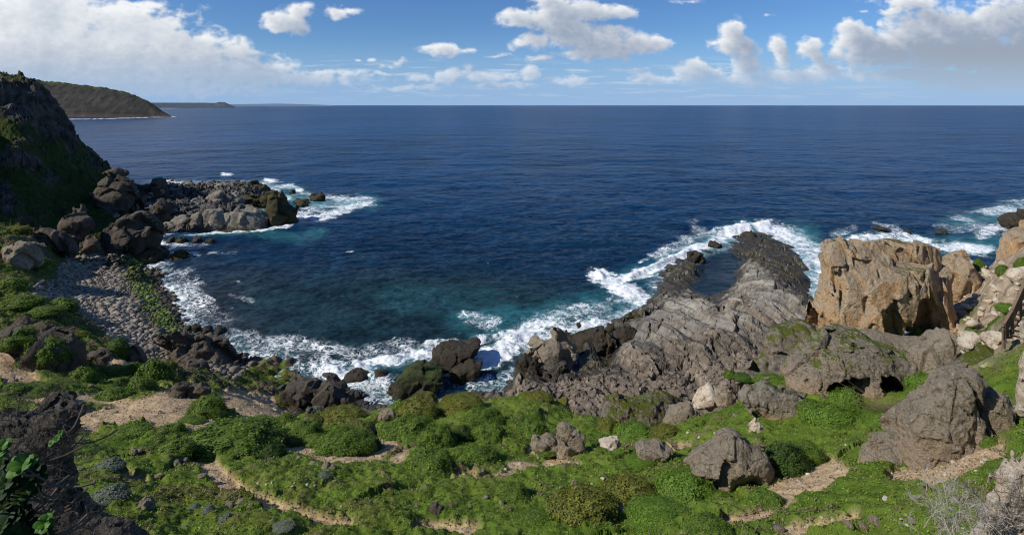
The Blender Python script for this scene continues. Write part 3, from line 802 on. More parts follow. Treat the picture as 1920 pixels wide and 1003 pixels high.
ridge('far_coast', [(180, 193), (280, 193.0), (380, 193.2), (404, 193.6), (410, 191.8), (420, 192), (426, 194.5), (441, 200.5)], 7200, 1500, 0, MH, fcol((.055, .075, .095), (.085, .105, .12)), 260, 40, .5)
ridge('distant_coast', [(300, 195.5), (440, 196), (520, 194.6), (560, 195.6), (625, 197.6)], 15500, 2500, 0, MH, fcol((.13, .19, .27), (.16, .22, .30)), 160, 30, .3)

# ------------------------------------------------------------------ sky
SUN_EL, SUN_AZ = math.radians(39), math.atan2(-.92, -.36)     # azimuth measured from +Y towards +X
tosun = Vector((math.cos(SUN_EL) * math.sin(SUN_AZ), math.cos(SUN_EL) * math.cos(SUN_AZ), math.sin(SUN_EL)))
world = bpy.data.worlds.new('World'); scene.world = world; world.use_nodes = True
wt = world.node_tree; wt.nodes.clear()
sky = wt.nodes.new('ShaderNodeTexSky'); sky.sky_type = 'NISHITA'; sky.sun_disc = False
sky.sun_elevation = SUN_EL; sky.sun_rotation = SUN_AZ % (2 * math.pi); sky.air_density = 1.0; sky.dust_density = 0.; sky.ozone_density = 3.; sky.altitude = 40
bg = wt.nodes.new('ShaderNodeBackground'); bg.inputs[1].default_value = .088
wo = wt.nodes.new('ShaderNodeOutputWorld')
hsv = wt.nodes.new('ShaderNodeMix'); hsv.data_type = 'RGBA'; hsv.blend_type = 'MULTIPLY'; hsv.inputs[0].default_value = 1; hsv.inputs[7].default_value = (.54, .79, 1.13, 1)
wt.links.new(sky.outputs[0], hsv.inputs[6]); wt.links.new(hsv.outputs[2], bg.inputs[0]); wt.links.new(bg.outputs[0], wo.inputs[0])
world.cycles.sampling_method = 'MANUAL'; world.cycles.sample_map_resolution = 512
sd = bpy.data.lights.new('sun', 'SUN'); sd.energy = 4.6; sd.angle = math.radians(.5); sd.color = (1., .95, .87)
so = bpy.data.objects.new('sun', sd); COL.objects.link(so); so.rotation_euler = tosun.to_track_quat('Z', 'Y').to_euler()

# clouds on a far dome: each cloud is a heap of puffs; lit through its own density from the sun's side
PUFF = [(60,110,260,100,1),(200,105,215,85,1),(320,105,160,55,1),(420,135,170,34,.9),(235,45,95,45,.8),(60,20,140,70,1),(110,45,90,60,.8),(520,148,190,18,.75),(600,136,100,7,.55),(250,160,300,28,.9),(60,165,200,40,.9),(330,80,70,34,.7),(380,80,50,26,.7),(430,95,60,16,.6),(300,50,60,25,.55),(260,8,90,10,.5),(400,80,90,10,.3),
        (536,42,46,26,1),(560,22,34,20,1),(515,35,26,16,.9),(575,14,24,13,.8),(560,50,26,18,.6),(632,22,24,16,.8),(660,18,32,9,.55),
        (1040,30,64,34,1),(1000,38,68,22,.95),(1000,74,40,16,.85),(1062,62,54,36,1),(1090,20,40,26,.8),(1140,24,60,15,.7),(970,82,20,12,.7),(1150,86,108,27,1),(1225,84,44,15,.9),(1085,100,48,16,.9),(1150,64,55,18,.9),(1025,5,36,18,.9),
        (835,94,46,15,.95),(815,90,24,12,.8),(868,96,34,10,.6),(748,116,15,8,.7),(730,124,26,6,.5),(698,112,14,8,.3),(672,114,14,5,.3),
        (835,146,24,17,.8),(850,140,16,12,.8),(785,146,26,10,.7),(920,144,68,13,.7),(992,138,30,18,.55),(880,127,14,7,.5),(655,139,40,8,.65),(720,137,34,6,.45),(760,165,110,8,.5),(950,160,90,10,.5),(1070,152,40,16,.5),(930,104,40,5,.35),(1015,110,50,6,.35),
        (1376,62,28,28,.85),(1395,90,34,30,.85),(1366,84,34,24,.7),(1340,80,24,10,.5),(1460,86,22,24,.95),(1466,112,18,24,.9),(1520,88,30,20,.85),(1535,110,16,18,.7),(1568,100,24,16,.6),(1590,52,26,14,.85),(1648,46,14,8,.6),(1610,78,52,34,.95),(1655,84,54,32,1),(1720,66,90,46,1),(1800,54,120,48,1),(1900,46,110,56,1),(1820,98,170,52,1),(1930,110,140,70,1),(1640,108,90,24,.9),(1400,128,34,30,.8),
        (1310,135,60,22,.7),(1300,126,26,16,.7),(1245,150,70,12,.6),(1215,145,30,12,.6),(1395,150,70,16,.7),(1500,142,90,18,.8),(1560,130,70,12,.6),(1700,140,190,16,.8),(1860,150,200,26,.8),(1195,130,34,6,.4),(1700,6,80,16,.7),(1680,18,40,14,.5),(1620,20,14,6,.3),(1290,4,40,7,.35),(1440,28,14,6,.25),(1860,8,70,9,.5),
        (-300,60,200,120,1),(-250,150,300,40,.9),(2150,60,150,80,1),(2300,120,300,50,.9),(300,-90,260,50,.8),(800,-120,200,40,.7),(1500,-100,220,40,.7)]
NCU, NCV = 1500, 400
dpx = np.linspace(-560, 2480, NCU); dpy = np.concatenate([np.linspace(-420, -20, 70)[:-1], np.linspace(-20, 199.5, NCV - 69)])
DX, DY = np.meshgrid(dpx, dpy)
# stretch of the noise: puffs far down near the horizon are smaller and flatter
sc_ = 1 / np.interp(DY, [-420, 0, 90, 150, 196], [110, 62, 46, 24, 12]); ysc = np.interp(DY, [0, 150, 196], [1.35, 1.7, 2.4])
wxn = DX + 10 * fbm2(DX / 40, DY / 30, 3, 401); wyn = DY + 7 * fbm2(DX / 40, DY / 30, 3, 405)
fld = np.full(DX.shape, -1.)
for cx_, cy_, rx, ry, s in PUFF:
    d = np.sqrt(((wxn - cx_) / rx) ** 2 + ((wyn - cy_) / ry) ** 2)
    f = (1 - d) * min(1, .35 + ry / 40.) * 1.0 - (1 - s) * .28
    fld = np.maximum(fld, f)
f60 = fbm2(DX / 60, DY / 42, 7, 411, .55); f20 = fbm2(DX / 20, DY / 12, 6, 421, .55)
lowm = sst(90, 160, DY)
nz_ = f60 * (1 - lowm * .6) + f20 * lowm * .6
bil_ = 1 - np.abs(fbm2(DX / 34, DY / 25, 5, 431, .5)) * 3.0
dens = fld + nz_ * .62 + (bil_ - .45) * .16 + .02
al = sst(-.10, .44, dens)
band_ = sst(100, 140, DY) * sst(194, 176, DY)
al = np.maximum(al, band_ * .55 * sst(.02, .42, fbm2(DX / 95, DY / 8, 5, 451, .55) + .12 * sst(1100, 1500, DX)))
thick = np.clip(dens + .02, 0, 1.1)
# march towards the sun (up and to the left) through the density
tr = np.zeros_like(thick)
for k in range(1, 15):
    ox, oy = -k * 3.2, -k * 2.6
    jx_ = (DX[0] + ox - dpx[0]) / (dpx[1] - dpx[0])
    fyi = np.interp(dpy + oy, dpy, np.arange(len(dpy)))
    a, b = np.meshgrid(np.clip(jx_, 0, NCU - 1.001), fyi)
    tr += bil(thick, a, b)
lit = np.exp(-tr * .25)
lit = np.clip(lit * 1.0 + .18 * f20 + .10 * (bil_ - .5), 0, 1.1)
leftb = sst(620, 250, DX) * sst(200, 40, DY)
dark = sst(1560, 1840, DX) * sst(60, 112, DY)
lit = np.clip(lit + leftb * .32 - dark * .42 + leftb * (f60 * .5), 0, 1)
cc_ = np.zeros(DX.shape + (3,), np.float32); cc_[:] = (.33, .40, .52)
cc_ = cmix(cc_, (.33, .38, .46), dark); cc_ = cmix(cc_, (.60, .66, .74), leftb * .8)
cc_ = cc_ + (np.array([.90, .92, .94], np.float32) - cc_) * (lit ** 1.15)[..., None]
hz_ = sst(85, 192, DY)
cc_ = cmix(cc_, (.42, .56, .76), hz_ * .62)
# haze towards the horizon
ha = sst(40, 196, DY) ** 1.3 * .85
alo = al * (1 - .35 * hz_)
ca = 1 - (1 - alo) * (1 - ha)
hcolr = np.zeros_like(cc_); hcolr[:] = (.30, .47, .76)
fin = (cc_ * alo[..., None] + hcolr * (ha * (1 - alo))[..., None]) / np.maximum(ca, 1e-4)[..., None]
edgef = sst(-420, -200, DY) * sst(-560, -430, DX) * sst(2480, 2350, DX)
ca *= edgef
du = (DX - CX) / F; dv = (CY - DY) / F
RY = 45000 / np.sqrt(1 + du ** 2)
m, nt, out = new_mat('cloud_haze')
at = N(nt, 'ShaderNodeAttribute', attribute_name='Col').outputs['Color']
af = N(nt, 'ShaderNodeAttribute', attribute_name='Alpha').outputs['Fac']
em = nt.nodes.new('ShaderNodeEmission'); nt.links.new(at, em.inputs[0])
tp = nt.nodes.new('ShaderNodeBsdfTransparent'); mx = nt.nodes.new('ShaderNodeMixShader')
nt.links.new(af, mx.inputs[0]); nt.links.new(tp.outputs[0], mx.inputs[1]); nt.links.new(em.outputs[0], mx.inputs[2]); nt.links.new(mx.outputs[0], out.inputs[0])
m.cycles.emission_sampling = 'NONE'
link('sky', mesh('sky', np.stack([du * RY, RY, H + dv * RY], -1).reshape(-1, 3), grid_quads(NCU, len(dpy)), fin.reshape(-1, 3), True, {'Alpha': ca.ravel()}), m, kind='structure')

# ------------------------------------------------------------------ camera and render settings
cam = bpy.data.cameras.new('camera'); co = bpy.data.objects.new('camera', cam); COL.objects.link(co)
co.location = (0, 0, H); co.rotation_euler = (math.pi / 2, 0, 0)
cam.sensor_width = 36; cam.lens = 36 * F / 1920; cam.shift_y = -(501.5 - CY) / 1920
cam.clip_start = .1; cam.clip_end = 200000
scene.camera = co
scene.view_settings.view_transform = 'Standard'; scene.view_settings.look = 'None'; scene.view_settings.exposure = 0; scene.view_settings.gamma = 1
c = scene.cycles
c.filter_width = 1.15
c.use_denoising = True
c.denoising_prefilter = 'ACCURATE'
c.max_bounces = 4; c.diffuse_bounces = 2; c.glossy_bounces = 2; c.transmission_bounces = 2; c.transparent_max_bounces = 6
c.caustics_reflective = False; c.caustics_refractive = False
# ------------------------------------------------------------------ rocks
def surface_nets(D, o, hstep):
    s = D < 0
    nx, ny, nz = D.shape
    def sh(A, i, j, k): return A[i:nx - 1 + i, j:ny - 1 + j, k:nz - 1 + k]
    cnt = np.zeros((nx - 1, ny - 1, nz - 1), np.uint8)
    for i in (0, 1):
        for j in (0, 1):
            for k in (0, 1): cnt += sh(s, i, j, k)
    act = (cnt > 0) & (cnt < 8)
    idx = np.argwhere(act)
    P = np.zeros((len(idx), 3)); n = np.zeros(len(idx))
    cs = [(i, j, k) for i in (0, 1) for j in (0, 1) for k in (0, 1)]
    val = {c: D[idx[:, 0] + c[0], idx[:, 1] + c[1], idx[:, 2] + c[2]] for c in cs}
    for a in cs:
        for ax in range(3):
            if a[ax]: continue
            b = list(a); b[ax] = 1; b = tuple(b)
            va, vb = val[a], val[b]
            m = (va < 0) != (vb < 0)
            t = np.where(m, va / (va - vb + 1e-20), 0)
            p = np.array(a, float)[None].repeat(len(idx), 0); p[:, ax] += t
            P[m] += p[m]; n[m] += 1
    P = idx + P / n[:, None]
    V = np.asarray(o) + P * hstep
    vid = np.full(act.shape, -1, np.int64); vid[act] = np.arange(len(idx))
    Qs_ = []
    for ax in range(3):
        sl0 = [slice(1, -1)] * 3; sl0[ax] = slice(0, -1)
        sl1 = [slice(1, -1)] * 3; sl1[ax] = slice(1, None)
        a = s[tuple(sl0)]; b = s[tuple(sl1)]
        for flip, m in ((0, a & ~b), (1, ~a & b)):
            e = np.argwhere(m)
            if not len(e): continue
            off = np.ones(3, int); off[ax] = 0
            e = e + off
            u, v = (ax + 1) % 3, (ax + 2) % 3
            q = []
            for du_, dv_ in ((-1, -1), (0, -1), (0, 0), (-1, 0)):
                c = e.copy(); c[:, u] += du_; c[:, v] += dv_
                q.append(vid[c[:, 0], c[:, 1], c[:, 2]])
            q = np.stack(q, 1)
            Qs_.append(q if not flip else q[:, ::-1])
    return V, np.concatenate(Qs_)


def smax(a, b, k):
    hh = np.clip(.5 + .5 * (a - b) / k, 0, 1)
    return b + (a - b) * hh + k * hh * (1 - hh)


def carve(poly, Y, thick, seed, res=.0021, flute=1., facet=.8, edge=.25, amp=.06, rnd=.05, planes=11, bury=.35, cuts=(), front=.0, pits=0., base_py=None, nscale=1., topslope=0.):
    """solid whose outline follows a surveyed silhouette (photo pixels at distance Y); random facets, fractal relief"""
    P = np.array(poly, float)
    if base_py is None: base_py = P[:, 1].max()
    top = P[:, 1].min(); hpx = base_py - top
    low = P[:, 1] > base_py - .22 * hpx
    P[low, 1] += bury * hpx
    Yo = Y - (edge + .05) * thick * (P[:, 0].max() - P[:, 0].min()) / F * Y          # plane of the surveyed outline: towards the front
    w = [(p[0] - CX) / F * Yo for p in P]; zz = [H - (p[1] - CY) / F * Yo for p in P]
    PW = np.stack([w, zz], 1)
    wid = PW[:, 0].max() - PW[:, 0].min(); hei = PW[:, 1].max() - PW[:, 1].min(); L = min(wid, hei)
    T = thick * wid
    hs = max(Y * res, max(wid, hei, 2 * T) / 170.)
    pad = amp * L * 1.5 + 3 * hs
    lo = np.array([PW[:, 0].min() - pad, Y - T - pad, PW[:, 1].min() - pad]); hi = np.array([PW[:, 0].max() + pad, Y + T + pad, PW[:, 1].max() + pad])
    n = np.maximum(6, np.ceil((hi - lo) / hs).astype(int) + 1)
    xs, ys, zs = [lo[i] + hs * np.arange(n[i]) for i in range(3)]
    d2 = polysdf(*np.meshgrid(xs, zs, indexing='ij'), PW)
    X, Yy, Zz = np.meshgrid(xs, ys, zs, indexing='ij')
    rg = np.random.default_rng(seed)
    k = rnd * L
    # the block thins towards its outline
    din = np.clip(-d2, 0, None)
    half = T * np.clip(edge + (1 - edge) * np.sqrt(np.clip(din / (.38 * L), 0, 1)), 0, 1)
    D = smax(np.repeat(d2[:, None, :], n[1], 1), (np.abs(Yy - Y) - half[:, None, :]), k)
    c = np.array([PW[:, 0].mean(), Y, zs.mean()])
    for i in range(planes):
        a = rg.uniform(-1.1, 1.1)
        sgn = -1 if i % 3 else 1
        nn = np.array([math.sin(a), sgn * math.cos(a), rg.uniform(-.25, .75)]); nn /= np.linalg.norm(nn)
        off = np.abs(nn * np.array([wid * .5, T, hei * .5])).sum() * rg.uniform(.5, .8)
        D = smax(D, (X - c[0]) * nn[0] + (Yy - c[1]) * nn[1] + (Zz - c[2]) * nn[2] - off, k * .2)
    for cp, depth in cuts:
        cw = np.stack([(np.array(cp)[:, 0] - CX) / F * Yo, H - (np.array(cp)[:, 1] - CY) / F * Yo], 1)
        dc = polysdf(*np.meshgrid(xs, zs, indexing='ij'), cw)
        D = np.maximum(D, -np.maximum(np.repeat(dc[:, None, :], n[1], 1), (Yy - (Y - T + 2 * T * depth))))
    s = nscale / L
    nb = np.abs(D) < max(L * (amp * 3. + pits * .6), 3 * hs)
    xn, yn, zn = X[nb] * s, Yy[nb] * s, Zz[nb] * s * flute
    f = fbm3(xn * 1.6, yn * 1.6, zn * 1.6, 5, seed % 97, .55)
    r = fbm3(xn * 3.1 + f * .3, yn * 3.1, zn * 2.4 + f * .4, 4, seed % 89 + 7, .55, True)
    # broken facets: random cells, each a tilted plate
    pp = np.stack([X[nb], Yy[nb], Zz[nb]], 1).astype(np.float32) + (f[:, None] * L * .10).astype(np.float32)
    add = L * amp * (f * .75 - (r - .3) * .75)
    for K, wgt in ((int(16 * max(1, max(wid, hei) / L)), 1.), (int(90 * max(1, max(wid, hei) / L)), .42)):
        cs_ = (lo + (hi - lo) * rg.random((K, 3))).astype(np.float32)
        ci = np.empty(len(pp), np.int64)
        for q0 in range(0, len(pp), 60000):
            blk = pp[q0:q0 + 60000]
            ci[q0:q0 + 60000] = np.argmin((cs_ ** 2).sum(1)[None] - 2 * blk @ cs_.T, 1)
        tl_ = rg.normal(0, 1, (K, 3)).astype(np.float32); ofs = rg.uniform(-1, 1, K).astype(np.float32)
        cell = L / K ** (1 / 3.)
        add = add + wgt * facet * (L * amp * .9 * ofs[ci] + ((pp - cs_[ci]) * tl_[ci]).sum(1) * .26)
    if pits: add = add + pits * L * np.clip(fbm3(xn * 7, yn * 7, zn * 7, 3, seed % 83 + 3) - .12, 0, 1)
    D[nb] += add
    return surface_nets(D.astype(np.float32), lo, hs)


M = {}
M['grey'] = rock_mat('grey_limestone', (.235, .188, .128), (.34, .262, .172), (.31, .27, .205), .6, 0, .7, .28, (.40, .35, .28), low=(.40, .30, .20), lich=.55)
M['arch'] = rock_mat('arch_limestone', (.19, .165, .135), (.30, .235, .165), (.27, .225, .175), .6, .46, .6, .28, (.38, .32, .25), (.095, .14, .02), low=(.42, .29, .17), lich=.4)
M['ochre'] = rock_mat('ochre_limestone', (.45, .285, .145), (.48, .36, .225), (.30, .255, .19), .75, .22, .36, .32, (.52, .45, .34), (.13, .12, .035), low=(.52, .32, .155))
M['ledge'] = rock_mat('ledge_limestone', (.25, .21, .155), (.32, .25, .17), (.28, .255, .21), .7, .3, .6, .28, (.40, .35, .27), (.095, .14, .02), low=(.48, .31, .17), lich=.4)
M['shelf'] = rock_mat('shelf_limestone', (.20, .18, .145), (.25, .225, .18), (.29, .27, .225), .6, 0, .45, .3, (.34, .31, .25), low=(.085, .07, .045))
M['pale'] = rock_mat('pale_limestone', (.55, .45, .33), (.46, .35, .235), (.60, .54, .44), .5, 0, 1.1, .12, (.58, .53, .45))
M['moss'] = rock_mat('mossy_limestone', (.16, .14, .115), (.20, .15, .10), (.20, .185, .16), .5, .62, .5, .25, (.30, .27, .22), (.085, .105, .016))
M['mossy'] = rock_mat('moss_blanketed_rock', (.11, .09, .065), (.15, .105, .07), (.09, .10, .02), .8, .95, .4, .18, None, (.10, .115, .018))
M['dark'] = rock_mat('dark_shore_rock', (.072, .060, .045), (.11, .088, .062), (.125, .112, .09), .5, 0, .45, .25, None)
M['wet'] = rock_mat('wet_sea_rock', (.030, .024, .018), (.060, .045, .025), (.050, .042, .024), .6, 0, .5, .22, None, wet=.5)
M['olive'] = rock_mat('weedy_reef_rock', (.045, .038, .018), (.075, .060, .022), (.085, .075, .028), .6, 0, .35, .35, None, wet=.35)
M['algae'] = rock_mat('algae_green_rock', (.040, .036, .024), (.035, .055, .015), (.05, .06, .022), .6, .12, .4, .2, None, (.04, .075, .012), wet=.3)
M['brown'] = rock_mat('brown_bluff_rock', (.115, .090, .068), (.17, .125, .085), (.15, .13, .105), .6, .15, .5, .3, None, (.06, .085, .015))
M['crust'] = rock_mat('crusted_earth_bank', (.12, .10, .078), (.085, .068, .05), (.17, .15, .12), .6, 0, 2.2, .12, (.20, .175, .14))
NROCK = [0]


def rock(name, label, mat, poly, thick=.4, Y=None, base=None, cat=None, group=None, sea=False, push=.6, **kw):
    P = np.array(poly, float)
    NROCK[0] += 1
    if Y is None:
        b = base or (P[:, 0].mean(), P[:, 1].max())
        if sea: Y = seaY(b[1])
        else: Y = hit(*b)[1]
        Y = Y + push * thick * (P[:, 0].max() - P[:, 0].min()) / F * Y
    v, q = carve(poly, Y, thick, 100 + NROCK[0] * 7, **kw)
    o = v.mean(0); o[2] = v[:, 2].min()
    return link(name, mesh(name, v - o, q, None, False), M[mat], label, cat or name.replace('_', ' '), group, loc=o)


# --- the ochre stack and its neighbours
rock('rock_stack', 'huge square ochre rock stack with deep shadowed clefts above the sea', 'ochre',
     [(1574, 634), (1572, 560), (1576, 515), (1572, 500), (1582, 484), (1592, 476), (1602, 471), (1610, 472), (1615, 494), (1622, 479), (1642, 464), (1668, 457), (1702, 455), (1740, 463), (1776, 474), (1798, 486), (1800, 515), (1806, 550), (1808, 595), (1796, 640)],
     .26, Y=52, base_py=636, facet=.75, edge=.6, amp=.036, rnd=.05, planes=3, bury=.25, pits=.07, nscale=1.7, res=.0019, cat='rock stack', flute=.32,
     cuts=[([(1688, 470), (1702, 480), (1720, 510), (1736, 556), (1744, 680), (1714, 680), (1714, 590), (1706, 540), (1694, 502)], .62), ([(1722, 484), (1742, 512), (1764, 580), (1772, 690), (1712, 690), (1722, 560)], .5),
           ([(1574, 508), (1584, 494), (1588, 560), (1578, 604), (1562, 596), (1570, 540)], .42), ([(1593, 455), (1602, 455), (1600, 512), (1592, 505)], .7), ([(1606, 492), (1622, 486), (1624, 514), (1610, 518)], .16), ([(1640, 470), (1645, 470), (1652, 560), (1646, 570)], .18), ([(1668, 590), (1673, 585), (1676, 640), (1668, 640)], .2), ([(1774, 480), (1780, 480), (1784, 585), (1777, 580)], .4), ([(1656, 555), (1668, 550), (1670, 572), (1660, 576)], .1), ([(1612, 560), (1620, 552), (1624, 590), (1616, 596)], .12)])
rock('boulder', 'rounded brown boulder leaning behind the right side of the ochre stack', 'ochre', [(1768, 560), (1774, 505), (1790, 482), (1810, 475), (1832, 486), (1836, 515), (1825, 545), (1800, 560)], .5, Y=58.5, bury=.5, amp=.04)
rock('rock_slab', 'flat grey rock slab lying below the ochre stack', 'grey', [(1533, 634), (1560, 628), (1592, 621), (1650, 625), (1700, 638), (1752, 640), (1766, 655), (1742, 680), (1690, 690), (1600, 694), (1535, 690)], .16, Y=45.5, amp=.05, facet=.5, planes=2, bury=.3, base_py=690)
rock('rock_arch', 'long arching grey rock with a dark hollow beneath and ochre left underside', 'arch',
     [(1492, 735), (1500, 712), (1514, 696), (1545, 670), (1590, 649), (1640, 647), (1665, 662), (1690, 668), (1718, 678), (1726, 700), (1716, 745), (1690, 770), (1560, 775), (1524, 772), (1500, 760)],
     .26, Y=37.6, facet=.5, edge=.45, amp=.045, planes=0, bury=.0, pits=.06, nscale=2.2, rnd=.05,
     cuts=[([(1540, 734), (1550, 708), (1574, 694), (1604, 690), (1619, 696), (1620, 800), (1536, 800)], .82), ([(1624, 702), (1634, 686), (1660, 686), (1686, 708), (1698, 742), (1690, 790), (1624, 790)], .8)])
rock('rock_ledge', 'low grey rock ledge with an ochre underside at the left foot of the arch', 'ledge', [(1396, 750), (1410, 738), (1440, 730), (1480, 736), (1524, 750), (1538, 772), (1530, 795), (1512, 812), (1470, 802), (1436, 794), (1414, 772)], .2, Y=34.6, edge=.4, facet=.7, amp=.06, planes=2, bury=.1, rnd=.04)
rock('boulder', 'pointed grey boulder just right of the hollow arch', 'grey', [(1716, 694), (1732, 662), (1758, 642), (1776, 626), (1790, 640), (1806, 668), (1812, 694), (1772, 706), (1740, 708)], .42, Y=36.5, amp=.04)
rock('boulder', 'largest foreground boulder with a leaning peak and pale tan base beside the bare sandy strip', 'grey',
     [(1706, 830), (1702, 800), (1722, 775), (1748, 748), (1776, 712), (1800, 702), (1826, 698), (1846, 712), (1838, 745), (1842, 790), (1858, 820), (1830, 850), (1790, 864), (1745, 868), (1716, 856)], .34, base=(1765, 862), amp=.035, facet=.4, planes=0, pits=.08, nscale=1.8,
     cuts=[([(1806, 712), (1818, 722), (1840, 760), (1850, 840), (1806, 846), (1824, 780)], .40), ([(1838, 800), (1870, 800), (1870, 850), (1830, 858)], .5)])
rock('boulder', 'grey boulder with a cracked side, immediately left of the largest peaked boulder', 'grey', [(1668, 815), (1672, 792), (1690, 768), (1712, 757), (1732, 762), (1736, 778), (1712, 792), (1700, 810), (1680, 818)], .45, base=(1685, 815))
rock('boulder', 'blocky grey boulder between the largest peaked boulder and the right edge', 'grey', [(1834, 775), (1834, 748), (1858, 740), (1888, 744), (1900, 770), (1902, 800), (1872, 818), (1842, 806)], .45, base=(1868, 815))
rock('boulder', 'low flat grey boulder sunk in the grass left of the sandy strip', 'grey', [(1630, 858), (1640, 842), (1672, 830), (1694, 834), (1712, 848), (1706, 862), (1660, 864)], .5, base=(1665, 860), bury=.6)
rock('boulder', 'broad whitish boulder half covered in green below the stair', 'moss', [(1806, 700), (1830, 676), (1862, 664), (1896, 672), (1904, 700), (1870, 712), (1826, 712)], .4, Y=33, bury=.6)
rock('boulder', 'small grey rock peeping over the shoulder of the largest peaked boulder', 'grey', [(1788, 720), (1796, 692), (1820, 686), (1838, 700), (1842, 720)], .5, Y=29.5, bury=.6)
rock('boulder', 'hollow based grey and white boulder standing alone on the green slope, bush at its left', 'grey',
     [(1288, 884), (1312, 864), (1336, 848), (1358, 826), (1378, 820), (1392, 824), (1410, 838), (1438, 850), (1453, 878), (1448, 902), (1424, 912), (1404, 900), (1380, 902), (1366, 924), (1348, 918), (1326, 896), (1300, 890)], .30, base=(1370, 918), amp=.045, facet=.5, planes=2, bury=.08, pits=.1, nscale=1.5,
     cuts=[([(1372, 940), (1380, 904), (1396, 896), (1430, 908), (1450, 940)], .45)])
rock('boulder', 'low grey rock with a flat top in the grass left of the hollow based boulder', 'grey', [(1182, 864), (1188, 846), (1206, 840), (1250, 840), (1278, 844), (1262, 852), (1236, 862), (1200, 870)], .35, base=(1215, 866), bury=.5)
rock('boulder', 'upright pointed grey rock like a tooth at the grassy edge', 'grey', [(1048, 842), (1050, 806), (1056, 798), (1070, 804), (1086, 816), (1098, 826), (1096, 846), (1086, 854), (1070, 850)], .4, base=(1072, 850))
rock('boulder', 'small rounded grey rock left of the pointed tooth rock', 'grey', [(998, 842), (1004, 828), (1028, 822), (1048, 830), (1050, 846), (1016, 850)], .5, base=(1020, 846))
rock('boulder', 'small pale flat topped rock right of the pointed tooth rock', 'pale', [(1120, 838), (1134, 828), (1162, 822), (1164, 836), (1140, 842)], .4, base=(1140, 840))
rock('rock_outcrop', 'pitted grey crag with yellow moss at the grassy edge above the shore rocks', 'moss', [(1116, 815), (1126, 785), (1142, 764), (1160, 756), (1200, 752), (1252, 757), (1268, 770), (1262, 800), (1236, 824), (1222, 812), (1190, 806), (1150, 830)], .3, Y=46.5, amp=.07, pits=.25, planes=4, bury=.5)
rock('boulder', 'squared grey block with a sharp dark side at the right end of the pitted crag', 'grey', [(1246, 800), (1250, 776), (1276, 768), (1298, 758), (1300, 800), (1272, 818)], .4, Y=44.5, amp=.02, bury=.5)
rock('rock_outcrop', 'square moss covered block with a dark vertical right side at the grassy edge', 'mossy', [(958, 815), (966, 768), (976, 757), (1062, 757), (1066, 790), (1056, 830), (1000, 836)], .34, Y=50, amp=.035, planes=3, bury=.5)
rock('rock_outcrop', 'brown topped block left of the square moss covered block', 'moss', [(880, 800), (886, 764), (908, 757), (952, 757), (958, 790), (950, 810)], .4, Y=51, amp=.04, planes=3, bury=.5)
rock('rock_outcrop', 'broad mossy hump at the centre of the grassy edge', 'mossy', [(735, 800), (748, 768), (775, 752), (808, 752), (826, 776), (830, 804)], .45, Y=49.5, amp=.05, planes=5, bury=.5)
rock('boulder', 'small rounded grey rock alone on the mossy edge left of the centre', 'grey', [(711, 784), (714, 774), (724, 771), (734, 774), (735, 784), (722, 789)], .5, base=(722, 788))
rock('boulder', 'ledge of pitted grey rock in the turf below the small rounded rock', 'moss', [(640, 802), (662, 795), (690, 797), (700, 802), (700, 812), (668, 810)], .35, base=(680, 811), pits=.2)
rock('boulder', 'mossy grey rock at the head of the dark gully', 'moss', [(566, 796), (572, 784), (590, 780), (602, 790), (600, 800)], .5, base=(585, 799))
rock('boulder', 'dark brown rock lying in the grass near the lower centre edge', 'brown', [(803, 960), (806, 948), (818, 946), (828, 954), (824, 964)], .5, base=(815, 962))
rock('boulder', 'round grey stone on the turf right of the grey cushion bush', 'grey', [(258, 948), (264, 938), (276, 936), (284, 944), (282, 952)], .5, base=(270, 951))
rock('boulder', 'pinkish split boulder at the right end of the brown shore rocks', 'pale', [(1304, 755), (1312, 738), (1330, 728), (1346, 738), (1346, 752), (1326, 758)], .45, Y=52)
rock('boulder', 'tan boulder beside the pinkish split boulder above the shore', 'grey', [(1344, 750), (1350, 728), (1370, 724), (1382, 742), (1376, 756)], .45, Y=50)
rock('boulder', 'pale squat boulder at the foot of the green bank under the arch tip', 'pale', [(1408, 806), (1412, 794), (1424, 790), (1432, 802), (1428, 812)], .5, base=(1418, 811))
rock('rock_outcrop', 'lichen covered boulder left of the ochre stack above the rock platform', 'moss', [(1436, 668), (1444, 640), (1462, 622), (1500, 612), (1534, 616), (1540, 660), (1500, 676)], .4, Y=50.5, amp=.06, bury=.7)
for lab, pl in [('jagged tan rock right of the pointed boulder, below the dark shadow', [(1806, 648), (1816, 630), (1832, 626), (1846, 640), (1846, 656), (1820, 660)]), ('broken tan rock under the foot of the stair', [(1846, 655), (1856, 630), (1878, 624), (1892, 640), (1884, 662)]), ('tall tan slab beside the foot of the stair', [(1884, 660), (1888, 632), (1902, 620), (1916, 630), (1914, 668)])]:
    rock('boulder', lab, 'pale', pl, .5, Y=34, bury=.5, pits=.12)
rock('boulder', 'big dark brown boulder high on the right hillside at the frame edge', 'ochre', [(1884, 476), (1900, 452), (1925, 434), (1960, 430), (1965, 480), (1915, 486)], .4, Y=59, bury=.5)
rock('boulder', 'smooth tan slab on the right hillside above the stair', 'pale', [(1896, 520), (1906, 506), (1935, 502), (1940, 526), (1912, 530)], .4, Y=50, bury=.3)
rock('limestone_outcrop', 'pale cream limestone face along the lower right edge', 'pale', [(1950, 560), (1926, 610), (1922, 660), (1924, 700), (1916, 745), (1919, 800), (1910, 835), (1900, 868), (1876, 915), (1858, 945), (1822, 968), (1786, 985), (1752, 1012), (1738, 1060), (2080, 1060), (2080, 560)], .08, Y=12.5, amp=.02, planes=0, bury=.2, rnd=.05, nscale=3., cat='rock outcrop')

